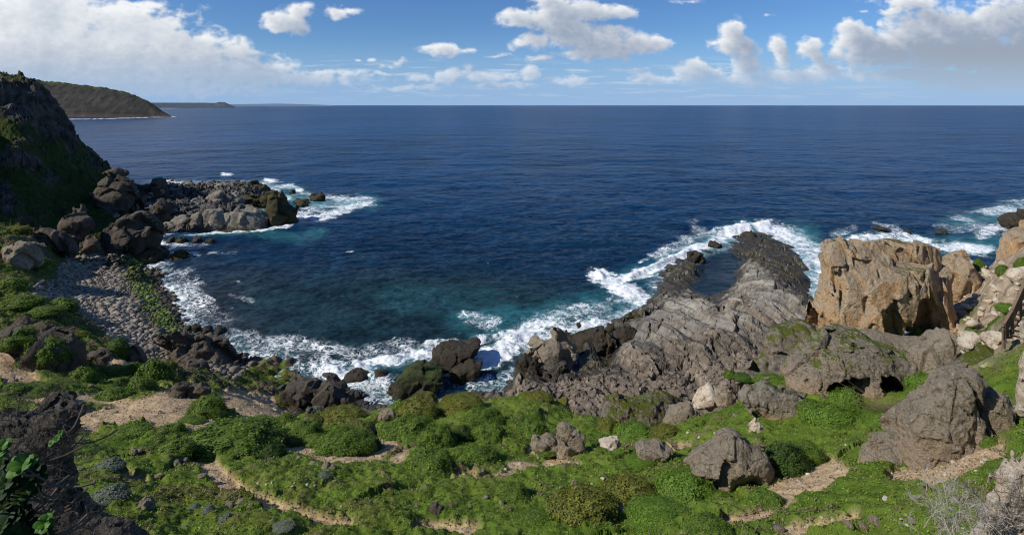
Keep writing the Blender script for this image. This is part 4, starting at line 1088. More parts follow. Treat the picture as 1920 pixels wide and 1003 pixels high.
# --- left side
DK = [
    ('bulky dark boulder below the green cliff slope', 'dark', [(158, 390), (166, 352), (180, 322), (196, 311), (212, 322), (232, 336), (242, 362), (236, 392), (212, 404)], 178, .45),
    ('great dark slab sided boulder where the beach meets the water', 'dark', [(186, 462), (192, 425), (203, 398), (238, 388), (262, 392), (274, 412), (272, 448), (258, 472), (210, 476)], 144, .42),
    ('brown cracked boulder touching the great slab sided boulder on its right', 'brown', [(262, 470), (264, 430), (276, 414), (294, 418), (298, 444), (286, 468)], 147, .5),
    ('dark square boulder on the neck of the left rock shelf', 'dark', [(264, 372), (268, 344), (284, 334), (304, 336), (306, 362), (296, 376)], 205, .5),
    ('dark boulder between the neck and the great slab sided boulder', 'dark', [(282, 408), (284, 380), (300, 370), (318, 384), (312, 408)], 172, .5),
    ('mossy boulder resting at the foot of the cliff slope', 'brown', [(106, 432), (112, 412), (130, 402), (152, 408), (160, 428), (140, 440)], 138, .5),
    ('upright slab behind the mossy boulder at the foot of the cliff', 'brown', [(130, 408), (132, 388), (142, 383), (154, 396), (156, 412)], 143, .5),
    ('brown boulder left of the mossy boulder at the cliff foot', 'brown', [(60, 460), (64, 432), (80, 424), (98, 434), (100, 458)], 124, .5),
    ('rounded brown boulder at the top corner of the cobble beach', 'brown', [(96, 466), (98, 440), (112, 432), (124, 444), (122, 468)], 127, .5),
    ('small brown rock at the top edge of the cobbles', 'brown', [(112, 472), (116, 456), (130, 452), (138, 466), (132, 474)], 126, .5),
    ('dark brown boulder sitting on the top of the cobble beach', 'brown', [(140, 472), (146, 450), (160, 444), (178, 454), (184, 470), (166, 478)], 134, .5),
    ('small dark rock leaning on the foot of the great slab sided boulder', 'dark', [(200, 470), (206, 452), (218, 450), (226, 464), (220, 474)], 138, .5),
    ('flat faced grey boulder in sunlight at the left edge', 'grey', [(0, 486), (-4, 462), (14, 452), (46, 452), (62, 466), (60, 486), (30, 494)], 104, .45)]
for lab, mt, pl, Y, th in DK:
    xm_ = sum(q[0] for q in pl) / len(pl); ym_ = max(q[1] for q in pl)
    pl = [(xm_ + (q[0] - xm_) * .9, ym_ + (q[1] - ym_) * .82) for q in pl]
    rock('boulder', lab, mt, pl, th, Y=Y, bury=.4, facet=1.15, edge=.4)
rock('rock_outcrop', 'overhanging earth bank roofed with green scrub at the left', 'brown', [(-10, 640), (8, 614), (40, 612), (72, 622), (100, 640), (126, 658), (128, 690), (118, 715), (96, 722), (76, 700), (40, 672), (10, 650)], .35, Y=55, amp=.04, planes=2, bury=.15)
rock('rock_outcrop', 'ragged dark crag beside the water at the end of the cobble beach', 'brown', [(322, 690), (330, 648), (346, 634), (364, 640), (384, 636), (412, 650), (424, 672), (430, 690), (440, 682), (446, 706), (420, 724), (370, 712)], .4, Y=84, amp=.07, pits=.2, planes=4)
rock('boulder', 'smooth brown cliff block below the ragged dark crag', 'brown', [(312, 722), (318, 690), (345, 684), (378, 690), (384, 716), (372, 728)], .4, Y=74, bury=.5)
rock('boulder', 'dark boulder just below the round green bush on the beach edge', 'brown', [(222, 672), (226, 656), (242, 651), (258, 660), (266, 674), (240, 680)], .5, base=(240, 678))
rock('boulder', 'knobbly brown rock beside the sandy hollow, left of a pair', 'brown', [(316, 742), (322, 724), (336, 720), (350, 732), (346, 746)], .5, base=(332, 744))
rock('boulder', 'knobbly brown rock beside the sandy hollow, right of a pair', 'brown', [(346, 748), (352, 730), (372, 722), (388, 734), (386, 748)], .5, base=(366, 747))
rock('boulder', 'dark brown rock between bushes above the beach', 'brown', [(155, 676), (164, 664), (185, 662), (200, 668), (198, 680)], .4, base=(178, 679))
rock('rock_outcrop', 'long dark bluff of rock, left half, at the foot of the sandy hollow', 'dark', [(522, 752), (526, 730), (540, 724), (574, 724), (585, 734), (585, 768), (560, 774)], .4, Y=64, bury=.5, amp=.035, facet=.7, planes=1, edge=.7, rnd=.03)
rock('rock_outcrop', 'long dark bluff of rock, right half, above the foaming inlet', 'dark', [(584, 768), (585, 730), (602, 727), (632, 738), (654, 752), (650, 766), (616, 774)], .4, Y=63.5, bury=.5, amp=.035, facet=.7, planes=1, edge=.7, rnd=.03)
for i, (x, y, w_) in enumerate([(562, 770, 22), (582, 776, 14), (600, 768, 26), (556, 782, 18), (592, 784, 12), (612, 776, 14), (574, 762, 18), (640, 762, 20), (660, 752, 24), (676, 746, 18)]):
    rock('loose_boulder', 'dark tumbled boulder in the gully under the long dark bluff', 'dark', [(x - w_ / 2, y), (x - w_ * .42, y - w_ * .5), (x, y - w_ * .66), (x + w_ * .45, y - w_ * .4), (x + w_ / 2, y)], .5, base=(x, y), cat='boulder', group='tumbled boulders in the dark gully', res=.0018)

# --- rocks standing in the water
SEA = [
    ('dark cubic rock standing in the white surf of the centre cove', 'wet', [(808, 692), (811, 668), (824, 660), (862, 658), (892, 662), (886, 672), (874, 680), (872, 694), (840, 699)], 1, .4, 70.5 / 1),
    ('green streaked square rock in front of the cubic surf rock', 'algae', [(738, 744), (748, 716), (772, 702), (812, 701), (827, 708), (824, 732), (800, 745), (768, 748)], 1, .4, None),
    ('low slab of dark rock linking the surf rock to the shore', 'wet', [(842, 716), (844, 698), (872, 690), (902, 688), (900, 704), (868, 718)], 1, .3, None),
    ('flat dark rock awash left of the green streaked rock', 'wet', [(634, 716), (650, 706), (670, 702), (684, 708), (678, 716)], 1, .4, None),
    ('small reddish rock poking out of the foam left of the green streaked rock', 'wet', [(696, 710), (700, 700), (710, 696), (722, 704), (718, 711)], 1, .5, None),
    ('low dark ledge at the foot of the green streaked rock', 'wet', [(724, 738), (730, 728), (752, 724), (760, 736), (744, 742)], 1, .4, None)]
for lab, mt, pl, _, th, _2 in SEA:
    rock('sea_rock', lab, mt, pl, th, sea=True, bury=.35, amp=.045, planes=2, facet=.6, edge=.65, rnd=.03)
RID = [
    ('sharp dark rock at the seaward tip of the cove ridge', 'wet', [(964, 704), (970, 680), (984, 668), (1000, 676), (1012, 700), (1000, 712)], 82),
    ('grey topped slab leaning in the cove ridge', 'grey', [(1000, 692), (992, 668), (1004, 654), (1044, 640), (1070, 652), (1078, 672), (1050, 688)], 85),
    ('long dark slab in the middle of the cove ridge', 'wet', [(1062, 668), (1058, 644), (1090, 630), (1132, 622), (1146, 640), (1142, 662), (1100, 674)], 91),
    ('grey boulder in the shadow on the near side of the cove ridge', 'dark', [(1016, 706), (1018, 692), (1036, 684), (1060, 690), (1062, 704), (1040, 710)], 81),
    ('dark mound between the cove ridge and the grey platform', 'wet', [(1148, 650), (1152, 626), (1170, 614), (1190, 622), (1200, 640), (1190, 656)], 92),
    ('weedy dark boulder at the waterline of the grey platform', 'olive', [(1172, 622), (1178, 596), (1192, 586), (1206, 596), (1204, 618)], 101),
    ('small round dark rock between the ridge and the platform', 'wet', [(1132, 622), (1138, 612), (1150, 611), (1156, 622), (1146, 628)], 97)]
for lab, mt, pl, Y in RID:
    rock('sea_rock', lab, mt, pl, .34, Y=Y, bury=.5, amp=.08, planes=9)
REEF = [
    ('tall weedy reef rock standing off the end of the left shelf', 'olive', [(496, 418), (500, 392), (505, 366), (514, 362), (530, 372), (540, 384), (544, 402), (556, 408), (552, 414), (520, 420)]),
    ('low dark reef rock right of the tall weedy reef', 'olive', [(546, 382), (552, 373), (568, 374), (576, 380), (566, 383)]),
    ('outermost dark rock of the left reef, in white water', 'wet', [(578, 378), (584, 368), (600, 365), (608, 372), (604, 378)]),
    ('small dark rock just below the outermost reef rock', 'wet', [(554, 391), (560, 383), (572, 382), (574, 390)]),
    ('flat weedy reef at the seaward back of the left shelf', 'olive', [(438, 356), (446, 347), (476, 345), (494, 351), (504, 358), (470, 361)]),
    ('small round rock with a breaker behind it', 'wet', [(540, 362), (544, 356), (552, 356), (554, 362)]),
    ('brown weedy hump joining the left shelf to the reef', 'olive', [(436, 382), (444, 369), (470, 368), (488, 374), (486, 384), (462, 390)]),
    ('low weed covered rock in front of the reef gap', 'olive', [(484, 386), (490, 372), (500, 370), (504, 382), (496, 390)]),
    ('dark rock in the surf at the reef gap', 'wet', [(540, 397), (546, 390), (556, 392), (556, 398)])]
for lab, mt, pl in REEF:
    rock('reef_rock', lab, mt, pl, .45, sea=True, push=.3, bury=.4, amp=.06, planes=8, cat='reef rock')
for lab, mt, pl in [('leftmost of four small rocks awash below the left shelf', 'wet', [(310, 455), (314, 447), (322, 446), (327, 455)]), ('second of four small rocks awash below the left shelf', 'olive', [(326, 456), (332, 447), (342, 448), (349, 455)]), ('third of four small rocks awash below the left shelf', 'wet', [(360, 454), (364, 446), (374, 446), (378, 454)]), ('rightmost of four small rocks awash below the left shelf', 'wet', [(382, 454), (388, 448), (398, 449), (403, 455)]),
                    ('weed covered rock awash near the beach corner', 'olive', [(315, 486), (320, 476), (336, 473), (350, 480), (346, 488)]), ('long low weedy rock at the upper end of the cobble beach', 'olive', [(238, 486), (246, 474), (276, 470), (300, 478), (302, 488), (270, 490)]),
                    ('flat brown rock beside the long weedy rock at the beach corner', 'dark', [(256, 474), (262, 464), (290, 464), (304, 474), (284, 478)]),
                    ('mossy round stone at the water end of the cobble beach', 'algae', [(342, 622), (346, 612), (356, 611), (361, 620)]), ('dark round stone next to the mossy stone at the water', 'wet', [(357, 621), (362, 610), (372, 611), (377, 621)]), ('third dark stone in the row at the water end of the beach', 'wet', [(378, 623), (384, 613), (394, 615), (399, 623)]), ('longest dark stone of the row at the water end of the beach', 'wet', [(400, 624), (406, 614), (418, 615), (425, 625)]),
                    ('reddish dark rock at the very tip of the right platform', 'wet', [(1390, 446), (1396, 438), (1412, 435), (1418, 445)]), ('brown rock awash off the left side of the right platform tip', 'wet', [(1330, 464), (1334, 455), (1348, 454), (1352, 462)]), ('larger dark rock awash left of the platform pool', 'wet', [(1288, 492), (1294, 476), (1312, 473), (1322, 484), (1314, 492)]),
                    ('reddish rock in the surf beyond the ochre stack', 'wet', [(1693, 440), (1697, 432), (1706, 431), (1711, 440)]), ('dark rock awash left of the reddish surf rock', 'wet', [(1645, 428), (1652, 425), (1668, 429), (1664, 434)]), ('dark rock awash right of the reddish surf rock', 'wet', [(1757, 438), (1762, 433), (1774, 435), (1776, 440)]),
                    ('tilted dark rock in the sea at the right edge', 'wet', [(1890, 420), (1890, 406), (1904, 402), (1935, 408), (1940, 432), (1910, 432)]), ('dark rock at the waterline behind the left corner of the ochre stack', 'wet', [(1600, 470), (1604, 462), (1616, 463), (1620, 472)])]:
    rock('sea_rock', lab, mt, pl, .5, sea=True, push=.2, bury=.5, amp=.09, planes=8, res=.0018)

# squared blocks along the front of the left shelf
for lab, pl in [('squat leftmost grey block of the left shelf front', [(311, 433), (312, 416), (330, 410), (350, 412), (355, 432)]), ('narrow upright grey block of the left shelf front', [(355, 433), (356, 405), (366, 398), (376, 402), (378, 433)]), ('fluted square grey block of the left shelf front', [(377, 434), (378, 402), (388, 394), (412, 398), (416, 432)]), ('long low grey block at the seaward end of the shelf front', [(415, 432), (418, 402), (440, 396), (466, 404), (486, 418), (488, 428), (450, 433)]),
                ('pale flat block in the second row of the left shelf', [(376, 398), (378, 376), (392, 362), (410, 364), (414, 394)]), ('pale ribbed block right of the flat block in the second row', [(412, 396), (414, 372), (430, 366), (450, 376), (456, 394)]), ('long pale slab along the back of the left shelf', [(380, 364), (384, 352), (410, 346), (436, 352), (440, 364)]), ('tumbled grey block behind the narrow upright block', [(344, 402), (346, 384), (360, 376), (376, 382), (376, 404)]), ('sunlit tan block near the neck of the left shelf', [(306, 384), (310, 364), (324, 356), (344, 362), (348, 384)]), ('low grey block at the back of the left shelf near the neck', [(316, 360), (322, 350), (346, 346), (354, 356), (348, 364)])]:
    rock('shelf_block', lab, 'shelf' if 'shelf' in M else 'grey', pl, .42, sea=True, push=.9, bury=.25, amp=.035, rnd=.04, planes=2, edge=.65, facet=.7, cat='rock block', group='blocks of the left rock shelf')


def stone_mesh(seed, sub=2):
    import bmesh
    bm = bmesh.new(); bmesh.ops.create_icosphere(bm, subdivisions=sub, radius=1)
    v = np.array([x.co[:] for x in bm.verts]); f = np.array([[y.index for y in x.verts] for x in bm.faces]); bm.free()
    rg = np.random.default_rng(seed)
    r = np.ones(len(v))
    for i in range(9):
        n = rg.normal(size=3); n /= np.linalg.norm(n)
        d = v @ n
        r = np.minimum(r, np.where(d > .05, rg.uniform(.55, .85) / np.maximum(d, .05), 9))
    r *= 1 + .10 * fbm3(v[:, 0] * 2 + seed, v[:, 1] * 2, v[:, 2] * 2, 3, seed)
    return v * r[:, None], f


SM = []
for i in range(6):
    v, f = stone_mesh(500 + i, 3)
    SM.append((v, f))


def stones(name, label, cat, group, mat, spots, flat=.7):
    mes = []
    for i, (v, f) in enumerate(SM):
        me = mesh(name, v, f); me.materials.append(M[mat]); mes.append(me)
    for i, (x, y, r) in enumerate(spots):
        p = hit(x, y)
        s = r * (.72 if name == 'pale_stone' else 1.) / F * p[1]
        o = bpy.data.objects.new(name, mes[i % 6]); COL.objects.link(o)
        o.location = (p[0], p[1], p[2] + s * .15)
        o.scale = (s * random.uniform(.85, 1.3), s * random.uniform(.7, 1.1), s * random.uniform(.5, .85) * flat / .7)
        o.rotation_euler = (random.uniform(-.3, .3), random.uniform(-.3, .3), random.uniform(0, 6.28))
        o['label'] = label; o['category'] = cat; o['group'] = group


M['white'] = rock_mat('white_stone', (.42, .37, .30), (.52, .47, .40), (.50, .47, .41), .4, 0, 3., .03, None)
stones('pale_stone', 'small pale stone lying in the low green turf', 'stone', 'small pale stones scattered on the turf', 'white',
       [(484, 908, 5), (500, 909, 5), (510, 906, 4), (548, 914, 4), (552, 907, 3), (576, 909, 4), (590, 911, 3), (721, 919, 3), (693, 939, 3), (878, 980, 3), (520, 810, 9), (505, 803, 4), (669, 858, 2.5), (955, 877, 4), (948, 881, 4), (1174, 894, 7), (1164, 892, 3), (1198, 972, 6), (1040, 850, 6), (1050, 857, 5), (1066, 867, 4), (975, 870, 6), (1130, 898, 6), (1110, 908, 5), (1540, 862, 5), (1532, 868, 4), (1660, 935, 9), (1540, 974, 5), (1830, 884, 4), (1812, 870, 4), (1785, 886, 5), (1772, 890, 5), (1765, 884, 4), (1750, 906, 4), (1740, 904, 3), (1722, 908, 3), (1884, 878, 5), (1876, 892, 4), (1866, 898, 4), (1700, 985, 6), (1690, 975, 5), (865, 992, 4), (640, 950, 3), (590, 960, 3), (530, 945, 3), (455, 935, 3), (860, 886, 4), (870, 889, 3), (850, 880, 3), (1586, 836, 4), (1310, 820, 4), (1340, 812, 3), (1290, 812, 5), (1350, 835, 3), (40, 610, 8), (260, 822, 6), (240, 812, 5)])
stones('grey_stone', 'small grey stone bedded in the turf', 'stone', 'small grey stones bedded in the turf', 'grey',
       [(150, 882, 7), (160, 890, 5), (300, 892, 8), (250, 850, 8), (262, 848, 6), (200, 940, 9), (330, 870, 10), (345, 866, 9), (360, 876, 7), (380, 892, 8), (430, 950, 9), (448, 942, 8), (470, 948, 6), (610, 876, 10), (625, 878, 8), (585, 870, 7), (690, 780, 5), (1165, 955, 12), (1080, 912, 14), (1490, 985, 6), (1460, 996, 14), (1590, 985, 10), (1640, 980, 12), (1620, 990, 10), (1710, 980, 8), (1380, 780, 6), (1500, 668, 8), (1470, 678, 7), (1480, 672, 5), (1450, 690, 6), (1820, 850, 6), (1870, 846, 6), (1850, 858, 5), (1880, 780, 5), (905, 882, 5), (1010, 858, 6), (560, 860, 5), (735, 935, 4), (780, 950, 5), (910, 935, 6), (940, 945, 7), (880, 950, 5), (215, 775, 6), (185, 800, 8), (300, 780, 4), (330, 765, 3), (65, 770, 9), (80, 764, 8), (30, 715, 5), (170, 725, 6), (205, 700, 5), (290, 715, 4), (120, 505, 7), (1760, 700, 5), (1590, 715, 10)])
rub = []
for i in range(150):
    t = random.random()
    x = random.uniform(985, 1440); y = np.interp(x, [985, 1150, 1300, 1440], [738, 728, 716, 672]) + random.gauss(0, 11)
    rub.append((x, y, random.choice([2.5, 3, 3.5, 4, 5, 6.5])))
M['rubble'] = rock_mat('shore_rubble', (.15, .11, .08), (.24, .19, .145), (.22, .19, .16), .6, 0, 1.2, .15, (.36, .32, .27))
stones('shore_stone', 'loose brown stone on the rock shore below the grassy edge', 'stone', 'loose stones along the brown rock shore', 'rubble', rub, .8)
rub = [(random.uniform(1800, 1915), random.uniform(495, 615), random.choice([3, 4, 5, 7, 9])) for i in range(70)]
stones('hillside_stone', 'loose tan stone on the steep right hillside', 'stone', 'loose stones on the right hillside', 'pale', [r for r in rub if r[0] > 1790 + (r[1] - 470) * .15], .9)
rub = [(random.uniform(215, 330), random.uniform(345, 425), random.choice([4, 5, 6, 8])) for i in range(46)]
M['shelfrub'] = M['brown']
stones('shelf_stone', 'tumbled brown stone at the neck of the left rock shelf', 'stone', 'tumbled stones at the neck of the left shelf', 'shelf', rub, .9)

# ------------------------------------------------------------------ cobble beach (uncountable)
import bmesh
bm = bmesh.new(); bmesh.ops.create_icosphere(bm, subdivisions=1, radius=1)
pv = np.array([x.co[:] for x in bm.verts]); pf = np.array([[y.index for y in x.verts] for x in bm.faces]); bm.free()
cand = np.argwhere((beach > .35) & (Z > -.9))
area = (Yg[cand[:, 0], cand[:, 1]]) ** 2
sel = cand[RNG.choice(len(cand), 15000, p=area / area.sum())]
bx_, by_ = Xg[sel[:, 0], sel[:, 1]] + RNG.normal(0, .2, len(sel)), Yg[sel[:, 0], sel[:, 1]] + RNG.normal(0, .25, len(sel))
bz = ground_z(bx_, by_); bpx, bpy_ = CX + F * bx_ / by_, CY + F * (H - bz) / by_
sz_ = (.62 + .8 * np.clip(fbm2(bx_ / 6, by_ / 6, 3, 651) * 1.6 + .5, 0, 1)) * RNG.choice([.16, .22, .28, .36, .5], len(sel), p=[.25, .3, .25, .14, .06]) * RNG.uniform(.85, 1.2, len(sel))
ang = RNG.uniform(0, 6.28, len(sel)); ca_, sa_ = np.cos(ang), np.sin(ang)
PVs = pv[None] * np.stack([sz_ * RNG.uniform(1, 1.5, len(sel)), sz_, sz_ * RNG.uniform(.5, .8, len(sel))], 1)[:, None]
PVs = PVs * (1 + RNG.uniform(-.13, .13, (len(sel), len(pv), 1)))
PX_ = PVs[..., 0] * ca_[:, None] - PVs[..., 1] * sa_[:, None]; PY_ = PVs[..., 0] * sa_[:, None] + PVs[..., 1] * ca_[:, None]
CV = np.stack([PX_ + bx_[:, None], PY_ + by_[:, None], PVs[..., 2] + (bz + sz_ * .25)[:, None]], -1).reshape(-1, 3)
CFc = (pf[None] + (np.arange(len(sel)) * len(pv))[:, None, None]).reshape(-1, 3)
g_ = RNG.uniform(.14, .34, len(sel))
cc3 = np.stack([g_ * 1.16, g_ * .98, g_ * .74], 1)
brn = sst(52, 14, linedist(bpx, bpy_, [(250, 480), (262, 510), (285, 560), (310, 610)])) + sst(640, 670, bpy_) * .6
cc3 = cmix(cc3, (.085, .065, .045), np.clip(brn, 0, 1) * RNG.uniform(.4, 1, len(sel)))
alg = sst(26, 9, linedist(bpx, bpy_, [(243, 486), (255, 520), (280, 565), (318, 612)]) + RNG.normal(0, 4, len(sel))) * (RNG.random(len(sel)) > .22)
cc3 = cmix(cc3, (.13, .21, .012), alg * RNG.uniform(.5, 1, len(sel)))
cc3 = cc3 * (.38 + .62 * sst(.15, .9, bz + RNG.normal(0, .15, len(bz))))[:, None]
M['cobble'] = ground_mat('cobbles', 3., 14., .3, .06, .8, .25)
link('beach_cobbles', mesh('beach_cobbles', CV, CFc, np.repeat(cc3, len(pv), 0)), M['cobble'], kind='stuff', label='grey and brown sea cobbles heaped along the beach', cat='cobbles')
# ------------------------------------------------------------------ leaves, shrubs, ground cover
LEAF = leaf_mat('leaf_green')


def leaves(P, Nn, s, col, rg, up=.35, narrow=.5):
    n = len(P)
    a = rg.normal(size=(n, 3)); a -= (a * Nn).sum(1)[:, None] * Nn * .75
    a /= np.linalg.norm(a, axis=1)[:, None]
    ax = a + Nn * rg.uniform(-.1, up * 2, n)[:, None]; ax /= np.linalg.norm(ax, axis=1)[:, None]
    wd = np.cross(ax, Nn + rg.normal(0, .35, (n, 3))); wd /= np.linalg.norm(wd, axis=1)[:, None] + 1e-9
    s = s[:, None]
    V = np.stack([P - ax * s * .5, P + wd * s * narrow * .5 + Nn * s * .06, P + ax * s * .5, P - wd * s * narrow * .5 + Nn * s * .06], 1).reshape(-1, 3)
    Qq = np.arange(n * 4).reshape(n, 4)
    return V, Qq, np.repeat(col, 4, 0)


def shrub_mesh(name, seed, nleaf, leaf, colA, colB, flat=.6, lump=.28, tip=None):
    """dense cushion: unit dome of leaves over a dark heart"""
    rg = np.random.default_rng(seed)
    import bmesh
    bm = bmesh.new(); bmesh.ops.create_icosphere(bm, subdivisions=4, radius=1)
    v = np.array([x.co[:] for x in bm.verts]); f = np.array([[y.index for y in x.verts] for x in bm.faces]); bm.free()
    def rad(d):
        return 1 + lump * fbm3(d[:, 0] * 1.7 + seed, d[:, 1] * 1.7, d[:, 2] * 1.7, 4, seed, .55) * 1.5
    vv = v * (rad(v) * .95)[:, None]
    vv[:, 2] = np.where(vv[:, 2] > 0, vv[:, 2], vv[:, 2] * .6)
    d = rg.normal(size=(nleaf, 3)); d /= np.linalg.norm(d, axis=1)[:, None]; d[:, 2] = np.abs(d[:, 2]) - .22; d /= np.linalg.norm(d, axis=1)[:, None]
    r = rad(d)
    P = d * (r * rg.uniform(.87, 1.06, nleaf))[:, None]
    t = np.clip(.45 + fbm3(P[:, 0] * 2.2, P[:, 1] * 2.2, P[:, 2] * 2.2, 3, seed + 5) * 1.2 + rg.normal(0, .3, nleaf), 0, 1)
    col = np.array(colA) + (np.array(colB) - np.array(colA)) * t[:, None]
    if tip is not None:
        m = rg.random(nleaf) < .10; col[m] = tip
    LV, LQ, LC = leaves(P, d, leaf * rg.uniform(.7, 1.3, nleaf), col, rg)
    Q4 = np.concatenate([np.concatenate([f, f[:, 2:]], 1)[:, :3].repeat(1, 0)], 0)
    heart = np.array(colA) * .7 + np.array(colB) * .12
    # heart as triangles, leaves as split quads
    T = np.concatenate([f, LQ[:, [0, 1, 2]] + len(vv), LQ[:, [0, 2, 3]] + len(vv)])
    VV = np.concatenate([vv, LV]); CC = np.concatenate([np.repeat(heart[None], len(vv), 0), LC])
    VV[:, 2] *= flat
    me = mesh(name, VV, T, CC, False); me.materials.append(LEAF)
    return me


GA, GB = (.062, .118, .012), (.20, .29, .036)
KIND = {}
for i in range(4): KIND['big%d' % i] = shrub_mesh('cushion_shrub', 31 + i, 8000, .075, GA, GB, .62, .34, (.11, .13, .03))
for i in range(4): KIND['mid%d' % i] = shrub_mesh('cushion_shrub', 41 + i, 4000, .11, GA, GB, .66, .28, (.11, .12, .03))
for i in range(3): KIND['sml%d' % i] = shrub_mesh('cushion_shrub', 51 + i, 900, .15, GA, GB, .7, .25)
KIND['dark0'] = shrub_mesh('cushion_shrub', 61, 7000, .075, (.028, .060, .009), (.08, .135, .02), .75, .3)
KIND['yel0'] = shrub_mesh('cushion_shrub', 63, 6500, .08, (.10, .118, .015), (.25, .25, .038), .6, .3, (.13, .11, .04))
KIND['grey0'] = shrub_mesh('grey_shrub', 65, 1800, .13, (.12, .145, .10), (.27, .29, .21), .55, .35)
KIND['lush0'] = shrub_mesh('cushion_shrub', 67, 8000, .072, (.078, .15, .013), (.195, .31, .036), .7, .3, (.13, .18, .04))
KIND['round0'] = shrub_mesh('cushion_shrub', 69, 3500, .09, (.045, .10, .012), (.12, .20, .03), .95, .12)


def shrub(px, py, w, hpx, kind, label, group=None, name='cushion_shrub', Y=None, dfac=.8):
    """shrub whose near foot shows at (px,py); w and hpx are its apparent width and height"""
    Y0_ = Y is not None
    p = W(px, py, Y) if Y0_ else hit(px, py)
    Y = p[1]; wd = w / F * Y * .5; dp = wd * dfac
    Yc = Y + dp * .7; x = (px - CX) / F * Yc
    z = float(ground_z(x, Yc)) if Yc < 300 else p[2]
    if Y0_: z = p[2]
    top = H - (py - hpx - CY) / F * Yc
    hh = max(top - z, .25 * wd)
    me = KIND[kind]
    fl = {'b': .62, 'm': .66, 's': .7, 'd': .75, 'y': .6, 'g': .55, 'l': .7, 'r': .95}[kind[0]]
    o = bpy.data.objects.new(name, me); COL.objects.link(o)
    o.location = (x, Yc, z - .08 * hh); o.scale = (wd, dp, hh / fl * .98); o.rotation_euler = (0, 0, random.uniform(-.5, .5))
    o['label'] = label; o['category'] = 'shrub'
    if group: o['group'] = group
    return o


